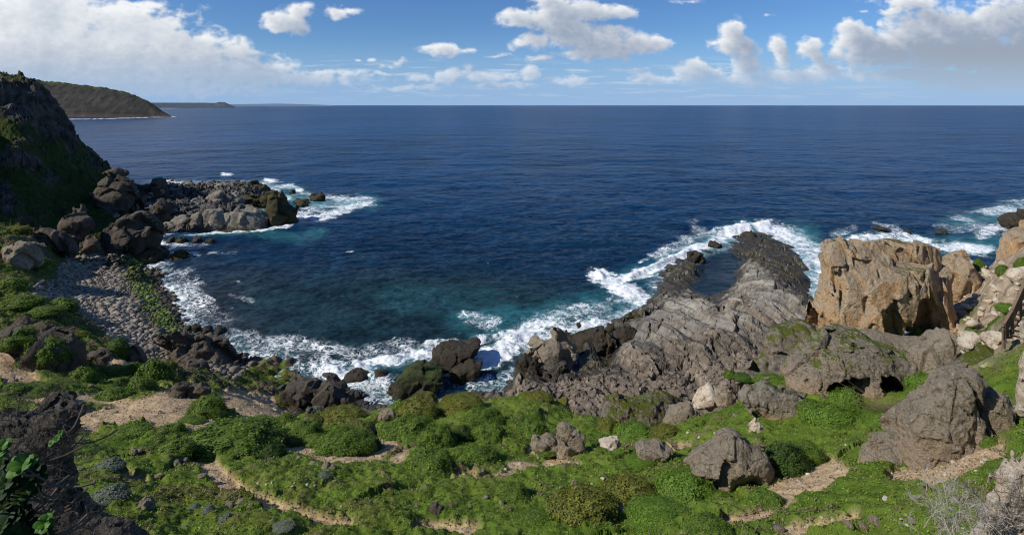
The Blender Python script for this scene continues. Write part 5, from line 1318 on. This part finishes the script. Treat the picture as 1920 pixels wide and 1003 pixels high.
SHRUBS = [
    (220, 664, 42, 36, 'round0', 'perfectly round green bush at the edge of the cobble beach'),
    (288, 715, 70, 42, 'mid0', 'twin topped green bush above the smooth brown cliff block'), (250, 705, 44, 26, 'mid1', 'low green bush left of the twin topped bush'), (262, 732, 52, 26, 'mid2', 'dark green bush below the twin topped bush'), (228, 735, 40, 26, 'dark0', 'small dark bush above the sandy strip at the left'), (205, 705, 56, 20, 'mid3', 'flat green bush on the brown bank at the left'), (155, 715, 50, 28, 'mid1', 'green bush right of the overhanging earth bank'), (210, 752, 70, 24, 'mid0', 'wide low bush on the upper rim of the sandy strip'), (310, 690, 40, 16, 'yel0', 'yellow green mat shrub next to the ragged dark crag'),
    (388, 784, 68, 40, 'big0', 'tall rounded bush standing on the sandy hollow'), (412, 790, 36, 22, 'dark0', 'dark bush on the right flank of the tall sandy hollow bush'), (318, 812, 66, 18, 'big1', 'low green cushion in the middle of the sand'), (355, 795, 50, 8, 'mid2', 'thin green strip of shrub on the sand'), (250, 822, 80, 22, 'mid3', 'low cushion at the left end of the sandy hollow'),
    (430, 850, 190, 52, 'big2', 'very wide green mound right of the sandy hollow'), (480, 820, 90, 30, 'big3', 'rounded mound behind the very wide green mound'), (330, 850, 70, 26, 'mid1', 'green cushion left of the very wide mound'), (510, 860, 50, 26, 'dark0', 'dark end of the hedge of mounds by the worn path'),
    (535, 795, 44, 20, 'mid0', 'green bush on the right rim of the sandy hollow'), (520, 758, 60, 14, 'yel0', 'thin yellow green shrub along the seaward rim of the sand'), (575, 820, 70, 34, 'big1', 'rounded bush above the worn path left of centre'), (545, 838, 40, 20, 'mid2', 'small bush at the top of the worn path'), (590, 833, 44, 18, 'mid3', 'small bush joined to the bush above the worn path'),
    (645, 855, 110, 46, 'big3', 'large domed green mound above the earth path left of centre'), (690, 845, 50, 24, 'dark0', 'dark right flank of the large domed mound'), (724, 818, 40, 18, 'mid1', 'small round bush beside the earth scar'), (640, 790, 100, 24, 'yel0', 'mossy green hump on the seaward edge left of centre'), (590, 775, 40, 12, 'grey0', 'small grey green bush at the head of the dark gully'), (655, 768, 50, 10, 'grey0', 'grey bush on the crest above the surf'),
    (770, 826, 110, 42, 'big0', 'smooth green dome below the mossy hump at the centre'), (820, 840, 76, 44, 'big2', 'steep round dome right of the smooth green dome'), (805, 882, 110, 40, 'big1', 'wide dark cushion directly below the two green domes'), (782, 790, 90, 40, 'yel0', 'large olive mound on the seaward edge at the centre'),
    (905, 800, 80, 34, 'big3', 'green mound right of the steep round dome'), (870, 826, 50, 28, 'dark0', 'dark bush in the shaded hollow between mounds'), (895, 870, 80, 30, 'mid0', 'green cushion beside the small bare earth cut'), (920, 830, 70, 36, 'big2', 'mound at the foot of the brown topped block'), (865, 770, 90, 26, 'yel0', 'orange tinted mossy mound on the crest'),
    (1000, 822, 70, 34, 'big0', 'green apron below the square moss covered block'), (1010, 754, 60, 18, 'yel0', 'reddish yellow shrub on the crest behind the square block'),
    (1195, 824, 90, 30, 'lush0', 'bright shrub at the foot of the pitted crag'), (1140, 806, 44, 26, 'yel0', 'yellow moss cushion at the left of the pitted crag'), (1248, 824, 60, 28, 'yel0', 'yellow green cushion under the squared grey block'),
    (1288, 942, 120, 56, 'lush0', 'big bright bush at the left foot of the hollow based boulder'), (1180, 945, 120, 50, 'yel0', 'twiggy olive bush left of the big bright bush'), (1095, 975, 150, 56, 'yel0', 'long olive shrub bank near the lower centre'), (960, 940, 70, 34, 'big1', 'round bush near the lower centre left of the long shrub bank'), (1000, 1000, 90, 30, 'mid0', 'bush cut by the lower edge left of centre'), (1240, 995, 130, 40, 'lush0', 'bright bush cut by the lower edge right of centre'), (1330, 1000, 80, 30, 'big3', 'dark bush at the lower edge below the hollow based boulder'),
    (1475, 895, 100, 64, 'dark0', 'dark bush in shadow at the right of the hollow based boulder'), (1510, 862, 70, 34, 'big1', 'green bush behind the dark shadowed bush'), (1440, 955, 70, 34, 'big2', 'brownish bush in front of the bare earth patch'),
    (1588, 785, 70, 62, 'lush0', 'tall bright bush growing up into the rock hollow'), (1560, 800, 110, 40, 'lush0', 'wide bright bush below the tall bush of the hollow'), (1636, 790, 40, 26, 'big3', 'darker bush at the right side of the rock hollow'), (1660, 800, 70, 24, 'lush0', 'bright green tongue of shrub left of the cracked boulder'), (1520, 775, 44, 26, 'big0', 'green shrub hanging over the ochre end of the arch'),
    (1392, 728, 40, 28, 'round0', 'round bush perched above the brown shore rocks'), (1368, 712, 28, 18, 'mid1', 'small bush left of the round bush above the shore'), (1750, 740, 90, 40, 'lush0', 'bright grassy bank right of the rock hollow'), (1700, 705, 40, 14, 'mid2', 'small shrub on the right leg of the arch'), (1618, 690, 28, 22, 'mid0', 'leafy tuft hanging from the lip of the arch'),
    (1505, 704, 56, 22, 'lush0', 'bright shrub on the bank between the lichen boulder and the arch'), (1452, 722, 70, 16, 'lush0', 'bright green mat on the slope above the ochre ledge'), (1560, 672, 34, 10, 'mid3', 'small green mat on top of the arch'),
    (1312, 908, 54, 20, 'lush0', 'low bright shrub hugging the left foot of the hollow based boulder'), (1352, 934, 40, 12, 'mid1', 'tiny shrub under the front of the hollow based boulder'), (1722, 876, 60, 14, 'lush0', 'low green shrub at the left foot of the largest peaked boulder'), (1690, 870, 40, 12, 'mid2', 'small shrub beside the low flat grey boulder'), (1858, 838, 40, 18, 'mid0', 'small shrub in the gap right of the largest peaked boulder'), (1022, 856, 44, 10, 'mid3', 'thin shrub in front of the small rounded grey rock'), (1204, 876, 60, 10, 'lush0', 'thin green shrub in front of the low flat topped rock'),
    (1870, 905, 44, 30, 'lush0', 'bright round bush between the sandy strip and the pale rock face'), (1720, 632, 20, 20, 'mid1', 'small green bush in the cleft foot of the ochre stack'), (1835, 505, 26, 20, 'mid0', 'leftmost green bush on the right hillside'), (1880, 515, 24, 20, 'mid2', 'green bush on the right hillside above the stair'), (1915, 505, 24, 24, 'mid1', 'green bush at the right edge of the hillside'), (1890, 590, 40, 22, 'lush0', 'green patch of shrub left of the stair'),
    (205, 880, 50, 18, 'grey0', 'grey cushion bush in the turf below the sandy strip'), (205, 942, 64, 28, 'grey0', 'larger grey cushion bush near the lower left corner'), (390, 960, 26, 12, 'grey0', 'small grey tuft on the turf left of the worn path'), (365, 955, 24, 10, 'grey0', 'tiny grey tuft beside the small grey tuft'), (425, 975, 34, 12, 'grey0', 'grey tuft at the foot of the worn path'), (530, 1000, 40, 10, 'grey0', 'grey mat at the lower edge'), (608, 895, 26, 10, 'grey0', 'blue grey tuft in the middle of the green slope'),
    (32, 648, 70, 34, 'big0', 'scrub on the left shoulder of the overhanging earth bank'), (84, 676, 84, 44, 'big2', 'scrub draped over the middle of the overhanging earth bank'), (40, 585, 70, 30, 'mid0', 'green shrub above the overhanging bank'), (85, 600, 60, 26, 'mid2', 'green shrub on the slope above the beach'), (115, 580, 60, 22, 'mid1', 'rounded shrub at the upper edge of the cobble beach'), (20, 545, 60, 28, 'mid3', 'shrub in sunlight under the left cliff'), (30, 440, 50, 18, 'yel0', 'sunlit yellow green shrub at the shadow edge of the cliff'), (65, 505, 50, 22, 'big3', 'dark scrub beside the flat faced boulder'), (135, 640, 60, 20, 'yel0', 'orange green shrub on the bank above the beach'), (60, 745, 80, 20, 'big1', 'green mat below the bare sandy notch at the left'), (20, 740, 60, 20, 'mid1', 'green mat at the left edge below the sandy notch')]
for s in SHRUBS:
    nm = 'grey_shrub' if s[4] == 'grey0' else 'cushion_shrub'
    kw = {}
    if s[5].startswith('scrub o') or s[5].startswith('scrub d'): kw['Y'] = 53
    shrub(*s, name=nm, **kw)

# low turf plants over the slope: far too many to count
def cover(n, zone_w, size0, name, label, colf, seed, up=.5):
    rg = np.random.default_rng(seed)
    w = zone_w.ravel(); idx = rg.choice(len(w), n, p=w / w.sum())
    j, i = idx // NU, idx % NU
    fu = np.clip(i + rg.uniform(-.5, .5, n), 0, NU - 2); fv = np.clip(j + rg.uniform(-.5, .5, n), 0, NV - 2)
    Yq = np.exp(ls[0] + fv * (ls[1] - ls[0])); Xq = (U0 + fu * (us[1] - us[0])) * Yq
    zq = bil(Z, fu, fv)
    clump = fbm2(Xq / .5, Yq / .5, 3, 701); cl2 = fbm2(Xq / 2.2, Yq / 2.2, 3, 705)
    s = (size0 + .0016 * Yq) * rg.uniform(.6, 1.4, n)
    P = np.stack([Xq, Yq, zq + s * .15 + np.clip(clump, -.2, .6) * s * 1.6 + rg.uniform(0, .5, n) * s], 1)
    e = .15
    gxn = (ground_z(Xq + e, Yq) - ground_z(Xq - e, Yq)) / (2 * e); gyn = (ground_z(Xq, Yq + e) - ground_z(Xq, Yq - e)) / (2 * e)
    Nn = np.stack([-gxn, -gyn, np.ones(n)], 1); Nn[:, 2] += .3; Nn /= np.linalg.norm(Nn, axis=1)[:, None]
    col = colf(Xq, Yq, clump, cl2, rg, n)
    v, q, c = leaves(P, Nn, s, col, rg, up, .55)
    return link(name, mesh(name, v, q, c, False), LEAF, kind='stuff', label=label, cat='ground cover')

def turf_col(X, Y, cl, cl2, rg, n):
    t = np.clip(.42 + cl * .9 + rg.normal(0, .22, n), 0, 1)
    c = np.array([.07, .125, .011]) + (np.array([.285, .385, .045]) - np.array([.07, .125, .011])) * t[:, None]
    c = cmix(c, (.22, .235, .04), sst(.05, .45, cl2 + rg.normal(0, .12, n)) * .7)
    L_ = fbm2(X / 9, Y / 9, 3, 711); L2_ = fbm2(X / 4, Y / 4, 4, 713)
    c = cmix(c, (.27, .27, .045), sst(.0, .4, L2_) * .65)
    c = cmix(c, (.20, .135, .06), sst(.2, .45, fbm2(X / 5, Y / 5, 4, 715)) * (rg.random(n) < .6) * .75)
    c = cmix(c, (.085, .16, .016), sst(0, .4, L_) * .5)
    c = cmix(c, (.15, .10, .055), (rg.random(n) < .05 + .16 * sst(.1, .5, cl2)) * .8)
    c = cmix(c, (.22, .20, .16), (rg.random(n) < .012) * 1.)
    return c

patch = sst(-.42, -.1, fbm2(Xg / 1.4, Yg / 1.4, 3, 721))
zw = green * (1 - cliff) * (Yg < 75) * (np.abs(Ug) < 1.15) * (1 - .85 * sand) * (.25 + .75 * patch) * (PY < 1120) * (1 - ROCKM)
cover(90000, zw, .045, 'turf_plants', 'low succulent turf plants carpeting the green slope', turf_col, 71)
def dry_col(X, Y, cl, cl2, rg, n):
    c = np.zeros((n, 3)); c[:] = (.16, .11, .06)
    c = cmix(c, (.27, .23, .15), rg.random(n)); return cmix(c, (.10, .12, .03), (rg.random(n) < .3) * .8)
dzone = zw * sst(.12, .42, fbm2(Xg / 3.2, Yg / 3.2, 4, 741) + wn3 * .35) + (sand * .15 + sst(.02, .3, sand) * sst(.98, .6, sand) * .9) * (1 - beach) * (Yg < 60) * (PY < 1120)
cover(30000, dzone, .06, 'dry_herbs', 'dry brown stems and dead herbs among the turf', dry_col, 75, 1.1)
# gravel on the bare earth
gz_ = sand * (1 - beach) * (Yg < 62) * (PY < 1120) * (.15 + sst(.0, .35, wn2 + wn3)); w_ = gz_.ravel(); gi = RNG.choice(len(w_), 900, p=w_ / w_.sum())
gx_, gy_ = Xg.ravel()[gi] + RNG.normal(0, .05, 900), Yg.ravel()[gi] + RNG.normal(0, .05, 900)
gs = RNG.choice([.018, .028, .045, .08], 900, p=[.35, .38, .2, .07]) * (.6 + gy_ / 50)
gv = pv[None] * (gs[:, None, None] * RNG.uniform(.6, 1.3, (900, 1, 3))) * (1 + RNG.uniform(-.2, .2, (900, len(pv), 1)))
gv = gv + np.stack([gx_, gy_, ground_z(gx_, gy_) + gs * .15], 1)[:, None]
gcol = cmix(np.repeat(np.array([[.36, .29, .21]]), 900, 0), (.55, .50, .43), RNG.random(900) ** 2)
link('path_gravel', mesh('path_gravel', gv.reshape(-1, 3), (pf[None] + (np.arange(900) * len(pv))[:, None, None]).reshape(-1, 3), np.repeat(gcol, len(pv), 0), False), M['cobble'], kind='stuff', label='small stones strewn over the bare earth paths', cat='gravel')
def slope_col(X, Y, cl, cl2, rg, n):
    t = np.clip(.45 + cl * .8 + rg.normal(0, .2, n), 0, 1)
    c = np.array([.03, .055, .010]) + (np.array([.08, .115, .02]) - np.array([.03, .055, .010])) * t[:, None]
    return cmix(c, (.13, .09, .05), (rg.random(n) < .12) * .8)
zw2 = (cliff * (1 - cliffrock) + green * bluff) * (np.abs(Ug) < 1.1) * (Z > 1) * (.2 + .8 * patch)
cover(60000, zw2, .12, 'slope_scrub', 'coarse low scrub on the left cliff slope', slope_col, 73, .7)

# ------------------------------------------------------------------ tubes: twigs, driftwood, timber
def tube(pts, radii, sides=5):
    pts = np.asarray(pts, float); n = len(pts)
    t = np.gradient(pts, axis=0); t /= np.linalg.norm(t, axis=1)[:, None] + 1e-9
    a = np.cross(t, [.13, .31, .94]); a /= np.linalg.norm(a, axis=1)[:, None] + 1e-9
    b = np.cross(t, a)
    an = np.arange(sides) / sides * 2 * np.pi
    V = pts[:, None] + (a[:, None] * np.cos(an)[None, :, None] + b[:, None] * np.sin(an)[None, :, None]) * np.asarray(radii)[:, None, None]
    Qq = []
    for i in range(n - 1):
        for j in range(sides):
            k = (j + 1) % sides
            Qq.append((i * sides + j, i * sides + k, (i + 1) * sides + k, (i + 1) * sides + j))
    V = V.reshape(-1, 3)
    V = np.concatenate([V, pts[:1], pts[-1:]])
    for j in range(sides):
        k = (j + 1) % sides
        Qq.append((n * sides, k, j, j)); Qq.append((n * sides + 1, (n - 1) * sides + j, (n - 1) * sides + k, (n - 1) * sides + k))
    return V, np.array([q for q in Qq])


class MB:
    def __init__(s): s.V = []; s.F = []; s.n = 0
    def add(s, V, Fc):
        s.V.append(np.asarray(V, float)); s.F += [tuple(int(x) + s.n for x in dict.fromkeys(f)) for f in Fc]; s.n += len(V)
    def box(s, c, d, R=None):
        v = np.array([(x, y, z) for x in (-.5, .5) for y in (-.5, .5) for z in (-.5, .5)]) * np.asarray(d)
        if R is not None: v = v @ np.asarray(R).T
        s.add(v + np.asarray(c), [(0, 1, 3, 2), (4, 6, 7, 5), (0, 4, 5, 1), (2, 3, 7, 6), (0, 2, 6, 4), (1, 5, 7, 3)])
    def bar(s, a, b, w, t):
        a = np.asarray(a, float); b = np.asarray(b, float); e = b - a; L = np.linalg.norm(e); e /= L
        u = np.cross(e, [0, 0, 1.]); u = u / np.linalg.norm(u) if np.linalg.norm(u) > 1e-3 else np.array([1., 0, 0]); v = np.cross(u, e)
        s.box((a + b) / 2, (L, w, t), np.stack([e, u, v], 1))
    def build(s, name, mat, parent=None, loc=None, **kw):
        V = np.concatenate(s.V)
        if loc is not None: V = V - np.asarray(loc)
        me = bpy.data.meshes.new(name); me.from_pydata(V.tolist(), [], s.F); me.update(); me.materials.append(mat)
        o = bpy.data.objects.new(name, me); COL.objects.link(o)
        if parent: o.parent = parent
        for k, v in kw.items(): o[k] = v
        return o


def empty(name, label, cat, loc, group=None):
    o = bpy.data.objects.new(name, None); COL.objects.link(o); o.location = loc
    o['label'] = label; o['category'] = cat
    if group: o['group'] = group
    return o


WOOD = plain_mat('weathered_timber', (.12, .075, .05), (.20, .14, .10), 14)
DRIFT = plain_mat('driftwood_grey', (.24, .20, .16), (.38, .33, .27), 9)
TWIG = plain_mat('dead_twigs', (.055, .043, .033), (.14, .11, .085), 3)
TWIGP = plain_mat('bleached_twigs', (.26, .22, .185), (.42, .38, .33), 3)
for (a, b, r, lab) in [((68, 541), (82, 528), .30, 'thick pale driftwood log leaning at the top of the beach, left of two'), ((88, 549), (101, 533), .22, 'pale driftwood log leaning at the top of the beach, right of two'), ((141, 502), (146, 490), .10, 'thin white driftwood pole on the cobbles'), ((222, 610), (270, 613), .16, 'long dark driftwood log lying flat across the cobbles'), ((296, 776), (306, 772), .06, 'crooked stick lying on the sandy hollow')]:
    p, q = hit(*a), hit(*b)
    t = np.linspace(0, 1, 9)[:, None]
    pts = p + (q - p) * t; pts[:, 2] += r * .9 + .15 * np.sin(t[:, 0] * 5)
    v, f = tube(pts - p, r * np.linspace(1, .6, 9) * (1 + .12 * np.sin(np.arange(9) * 2.3)), 8)
    mb = MB(); mb.add(v, f); o = mb.build('driftwood_log', DRIFT, label=lab, category='driftwood'); o.location = p

# wooden stair at the right edge
YS = .79
o0 = W(1884, 625, 40. * YS)
st = empty('wooden_stair', 'weathered timber stair climbing the rocks at the right edge', 'stair', o0)
def L_(px, py, Y): return W(px, py, Y * YS) - o0
mb = MB(); mb.bar(L_(1882, 617, 40), L_(1898, 590, 40.4), .14, .5); mb.bar(L_(1898, 590, 40.4), L_(1930, 520, 41.5), .14, .5); mb.build('railing', WOOD, st)
mb = MB(); mb.bar(L_(1894, 622, 41.2), L_(1912, 598, 41.6), .10, .12); mb.bar(L_(1912, 598, 41.6), L_(1945, 530, 42.5), .10, .12); mb.build('handrail', WOOD, st)
for i in range(9):
    t = i / 8.
    a = L_(1887 + 38 * t, 628 - 76 * t, 40.2 + 1.2 * t); b = L_(1905 + 38 * t, 630 - 76 * t, 41.2 + 1.2 * t)
    mb = MB(); mb.bar(a, b, .34, .06); mb.build('tread', WOOD, st)
for x, y, Y in [(1882, 617, 40), (1898, 590, 40.4), (1913, 557, 41)]:
    mb = MB(); p = L_(x, y, Y); mb.box(p + np.array([0, 0, -.4]), (.13, .13, 1.5)); mb.build('post', WOOD, st)
mb = MB(); mb.bar(L_(1881, 619, 39.9), L_(1897, 619, 40.6), .08, .10); mb.build('landing_rail', WOOD, st)
for i in range(6):
    t = i / 5.
    p = L_(1881 + 16 * t, 626, 39.9 + .7 * t); mb = MB(); mb.box(p, (.06, .05, .55)); mb.build('baluster', WOOD, st)

# dead branching shrubs
def branch(mb, rg, p, d, L, r, depth):
    n = 5
    pts = [np.array(p)]; d = np.array(d, float)
    for i in range(n):
        d = d + rg.normal(0, .22, 3); d /= np.linalg.norm(d); pts.append(pts[-1] + d * L / n)
    v, f = tube(pts, np.linspace(r, r * .55, n + 1), 4); mb.add(v, f)
    if depth:
        for k in range(rg.integers(2, 5)):
            i = rg.integers(2, n + 1)
            branch(mb, rg, pts[i], d + rg.normal(0, .75, 3), L * rg.uniform(.5, .8), r * .6, depth - 1)


def dead_shrub(loc, R, nb, label, mat, seed, L=.5, r=.012, depth=3, upz=.5, name='dead_shrub'):
    rg = np.random.default_rng(seed); mb = MB()
    for i in range(nb):
        p = rg.normal(0, 1, 3) * np.asarray(R) * .5
        d = rg.normal(0, 1, 3) + np.array([0, 0, upz]); branch(mb, rg, p, d / np.linalg.norm(d), L * rg.uniform(.6, 1.2), r, depth)
    o = mb.build(name, mat, label=label, category='shrub'); o.location = loc
    return o


dead_shrub(W(1838, 975, 11.2), (.9, .5, .35), 60, 'leafless grey twig shrub in the lower right corner against the pale rock face', TWIGP, 801, .42, .009, 3)
dead_shrub(W(1905, 960, 11.0), (.5, .4, .25), 26, 'second leafless grey twig shrub lying over the pale rock face at the corner', TWIG, 803, .45, .009, 3)
# dry grass tussock
p0 = hit(1668, 778); rg = np.random.default_rng(805); mb = MB()
for i in range(220):
    d = np.array([rg.normal(-.15, .5), rg.normal(0, .5), rg.uniform(.5, 1.1)]); l = rg.uniform(.6, 1.1)
    b = np.array([rg.normal(0, .22), rg.normal(0, .22), 0]); t = np.linspace(0, 1, 5)[:, None]
    pts = b + d * t * l + np.array([d[0], d[1], -.35]) * t ** 2 * l * .6
    v, f = tube(pts, np.linspace(.014, .004, 5), 3); mb.add(v, f)
o = mb.build('grass_tussock', plain_mat('dry_grass', (.13, .11, .05), (.20, .16, .085), 3), label='brown dry grass tussock between the bright bush and the cracked boulder', category='grass'); o.location = p0

# near overhanging bank at the lower left, with twigs and a fleshy leaved shrub
rock('earth_bank', 'crusted dark bank jutting out close at the lower left', 'crust',
     [(-80, 810), (-20, 785), (26, 778), (56, 788), (78, 772), (104, 762), (136, 764), (154, 774), (156, 790), (136, 804), (124, 826), (118, 852), (112, 882), (116, 908), (122, 930), (142, 952), (176, 974), (230, 994), (285, 1016), (320, 1080), (-80, 1080)], .10, Y=9.3, edge=.3, facet=.35, amp=.016, planes=0, bury=.1, rnd=.05, nscale=3.5, pits=.25, cat='bank')
rock('rock_outcrop', 'dark craggy rock just behind the jutting bank at the lower left', 'dark', [(70, 772), (76, 752), (92, 744), (112, 744), (130, 750), (132, 775), (100, 782)], .4, Y=12.5, pits=.25, amp=.06)
dead_shrub(W(40, 870, 8.5), (.55, .3, .65), 60, 'tangle of dead twigs over the face of the dark bank', TWIG, 811, .5, .007, 3, .2)
dead_shrub(W(30, 790, 8.6), (.5, .3, .2), 24, 'upright dead twigs on the top of the dark bank at the left edge', TWIG, 813, .45, .007, 3, .8)
dead_shrub(W(140, 995, 8.4), (.9, .3, .25), 40, 'dead twigs trailing along the foot of the dark bank', TWIG, 815, .45, .006, 3, .2)

def obov(n=7):
    t = np.linspace(0, 1, n); w = .36 * np.sin(np.clip(t, 0, 1) ** 1.35 * np.pi * .93) + .05
    V = []; 
    for i in range(n):
        z = .22 * t[i] ** 2
        V += [(-w[i], t[i], z + .10 * w[i]), (0, t[i], z - .03), (w[i], t[i], z + .10 * w[i])]
    Fq = []
    for i in range(n - 1):
        a = i * 3
        Fq += [(a, a + 1, a + 4, a + 3), (a + 1, a + 2, a + 5, a + 4)]
    return np.array(V), np.array(Fq)


OV, OF = obov()
mS, nt, out = new_mat('fleshy_leaf')
at = N(nt, 'ShaderNodeTexCoord').outputs['Object']
nz_2 = noise(nt, at, 9., 5, .6)
bS = bsdf(nt, out, mixc(nt, maprange(nt, nz_2, .3, .7), (.03, .095, .008), (.07, .155, .015)), .55, bump(nt, nz_2, .3, .004), .2)
bS.inputs['Transmission Weight'].default_value = 0
mSd, nt, out = new_mat('fleshy_leaf_shaded')  # same leaf as above, with shade put into its colour
at = N(nt, 'ShaderNodeTexCoord').outputs['Object']
bsdf(nt, out, mixc(nt, maprange(nt, noise(nt, at, 7., 5, .6), .3, .7), (.007, .020, .003), (.018, .042, .006)), .6, None, .15)
b0 = W(20, 990, 6.2)
plant = empty('succulent_shrub', 'fleshy leaved green coastal shrub with bright spoon shaped rosettes in the lower left corner', 'shrub', b0)
rg = np.random.default_rng(821)
STEM = plain_mat('shrub_stem', (.08, .06, .04), (.14, .11, .08), 8)
ROS = [(42, 872, 6.0, .15, 1), (4, 836, 6.0, .10, 1), (-6, 850, 6.1, .14, 1), (2, 872, 6.2, .2, 0), (12, 905, 6.1, .22, 0), (-6, 930, 6.0, .24, 0), (84, 980, 6.2, .12, 1), (64, 992, 6.2, .14, 0), (30, 965, 6.2, .24, 0), (6, 985, 6.1, .26, 0), (52, 1003, 6.2, .22, 0), (108, 822, 7.8, .07, 1), (98, 830, 7.8, .06, 1), (114, 812, 7.8, .05, 1), (36, 935, 6.4, .2, 0), (5, 960, 6.3, .22, 0), (25, 1000, 6.1, .24, 0), (84, 1000, 6.3, .16, 0)]
ROS = [(x, y, Y_, s_r * (1. if b_r else .62), b_r) for x, y, Y_, s_r, b_r in ROS] + [(random.uniform(-10, 70), random.uniform(875, 1005), 6.25, random.uniform(.10, .15), 0) for _ in range(20)]
for px, py, Y, s, br_ in ROS:
    c0 = W(px, py, Y) - b0; mb = MB()
    tilt = np.array([rg.normal(.25, .3), -.75 + rg.normal(0, .2), 1.]); tilt /= np.linalg.norm(tilt)
    e1 = np.cross(tilt, [1, .2, 0]); e1 /= np.linalg.norm(e1); e2 = np.cross(tilt, e1)
    for k in range(11):
        a = k * 2.4 + rg.uniform(-.2, .2); el = .15 + .075 * k; l = s * rg.uniform(.8, 1.1) * (1 - .03 * k)
        rd = e1 * math.cos(a) + e2 * math.sin(a)
        ax = rd * math.cos(el) + tilt * math.sin(el); sd_ = np.cross(tilt, rd); nn = np.cross(sd_, ax)
        mb.add(c0 + (OV[:, :1] * sd_ + OV[:, 1:2] * ax + OV[:, 2:] * nn * 1.) * l, OF)
    o = mb.build('leaf_rosette', mS if br_ else mSd, plant)
    o.data.polygons.foreach_set('use_smooth', np.ones(len(o.data.polygons), bool))
    if br_ == 0: o['label'] = 'dark shaded rosette of spoon shaped leaves'
    mb = MB(); f0 = np.array([rg.normal(.1, .3), rg.normal(.5, .2), -.3 + rg.normal(0, .2)]); t = np.linspace(0, 1, 6)[:, None]
    v, f = tube(c0 + (f0 - 0) * t * .8 + np.array([0, 0, -.15]) * np.sin(t * 3), np.linspace(.008, .016, 6), 5); mb.add(v, f); mb.build('stem', STEM, plant)
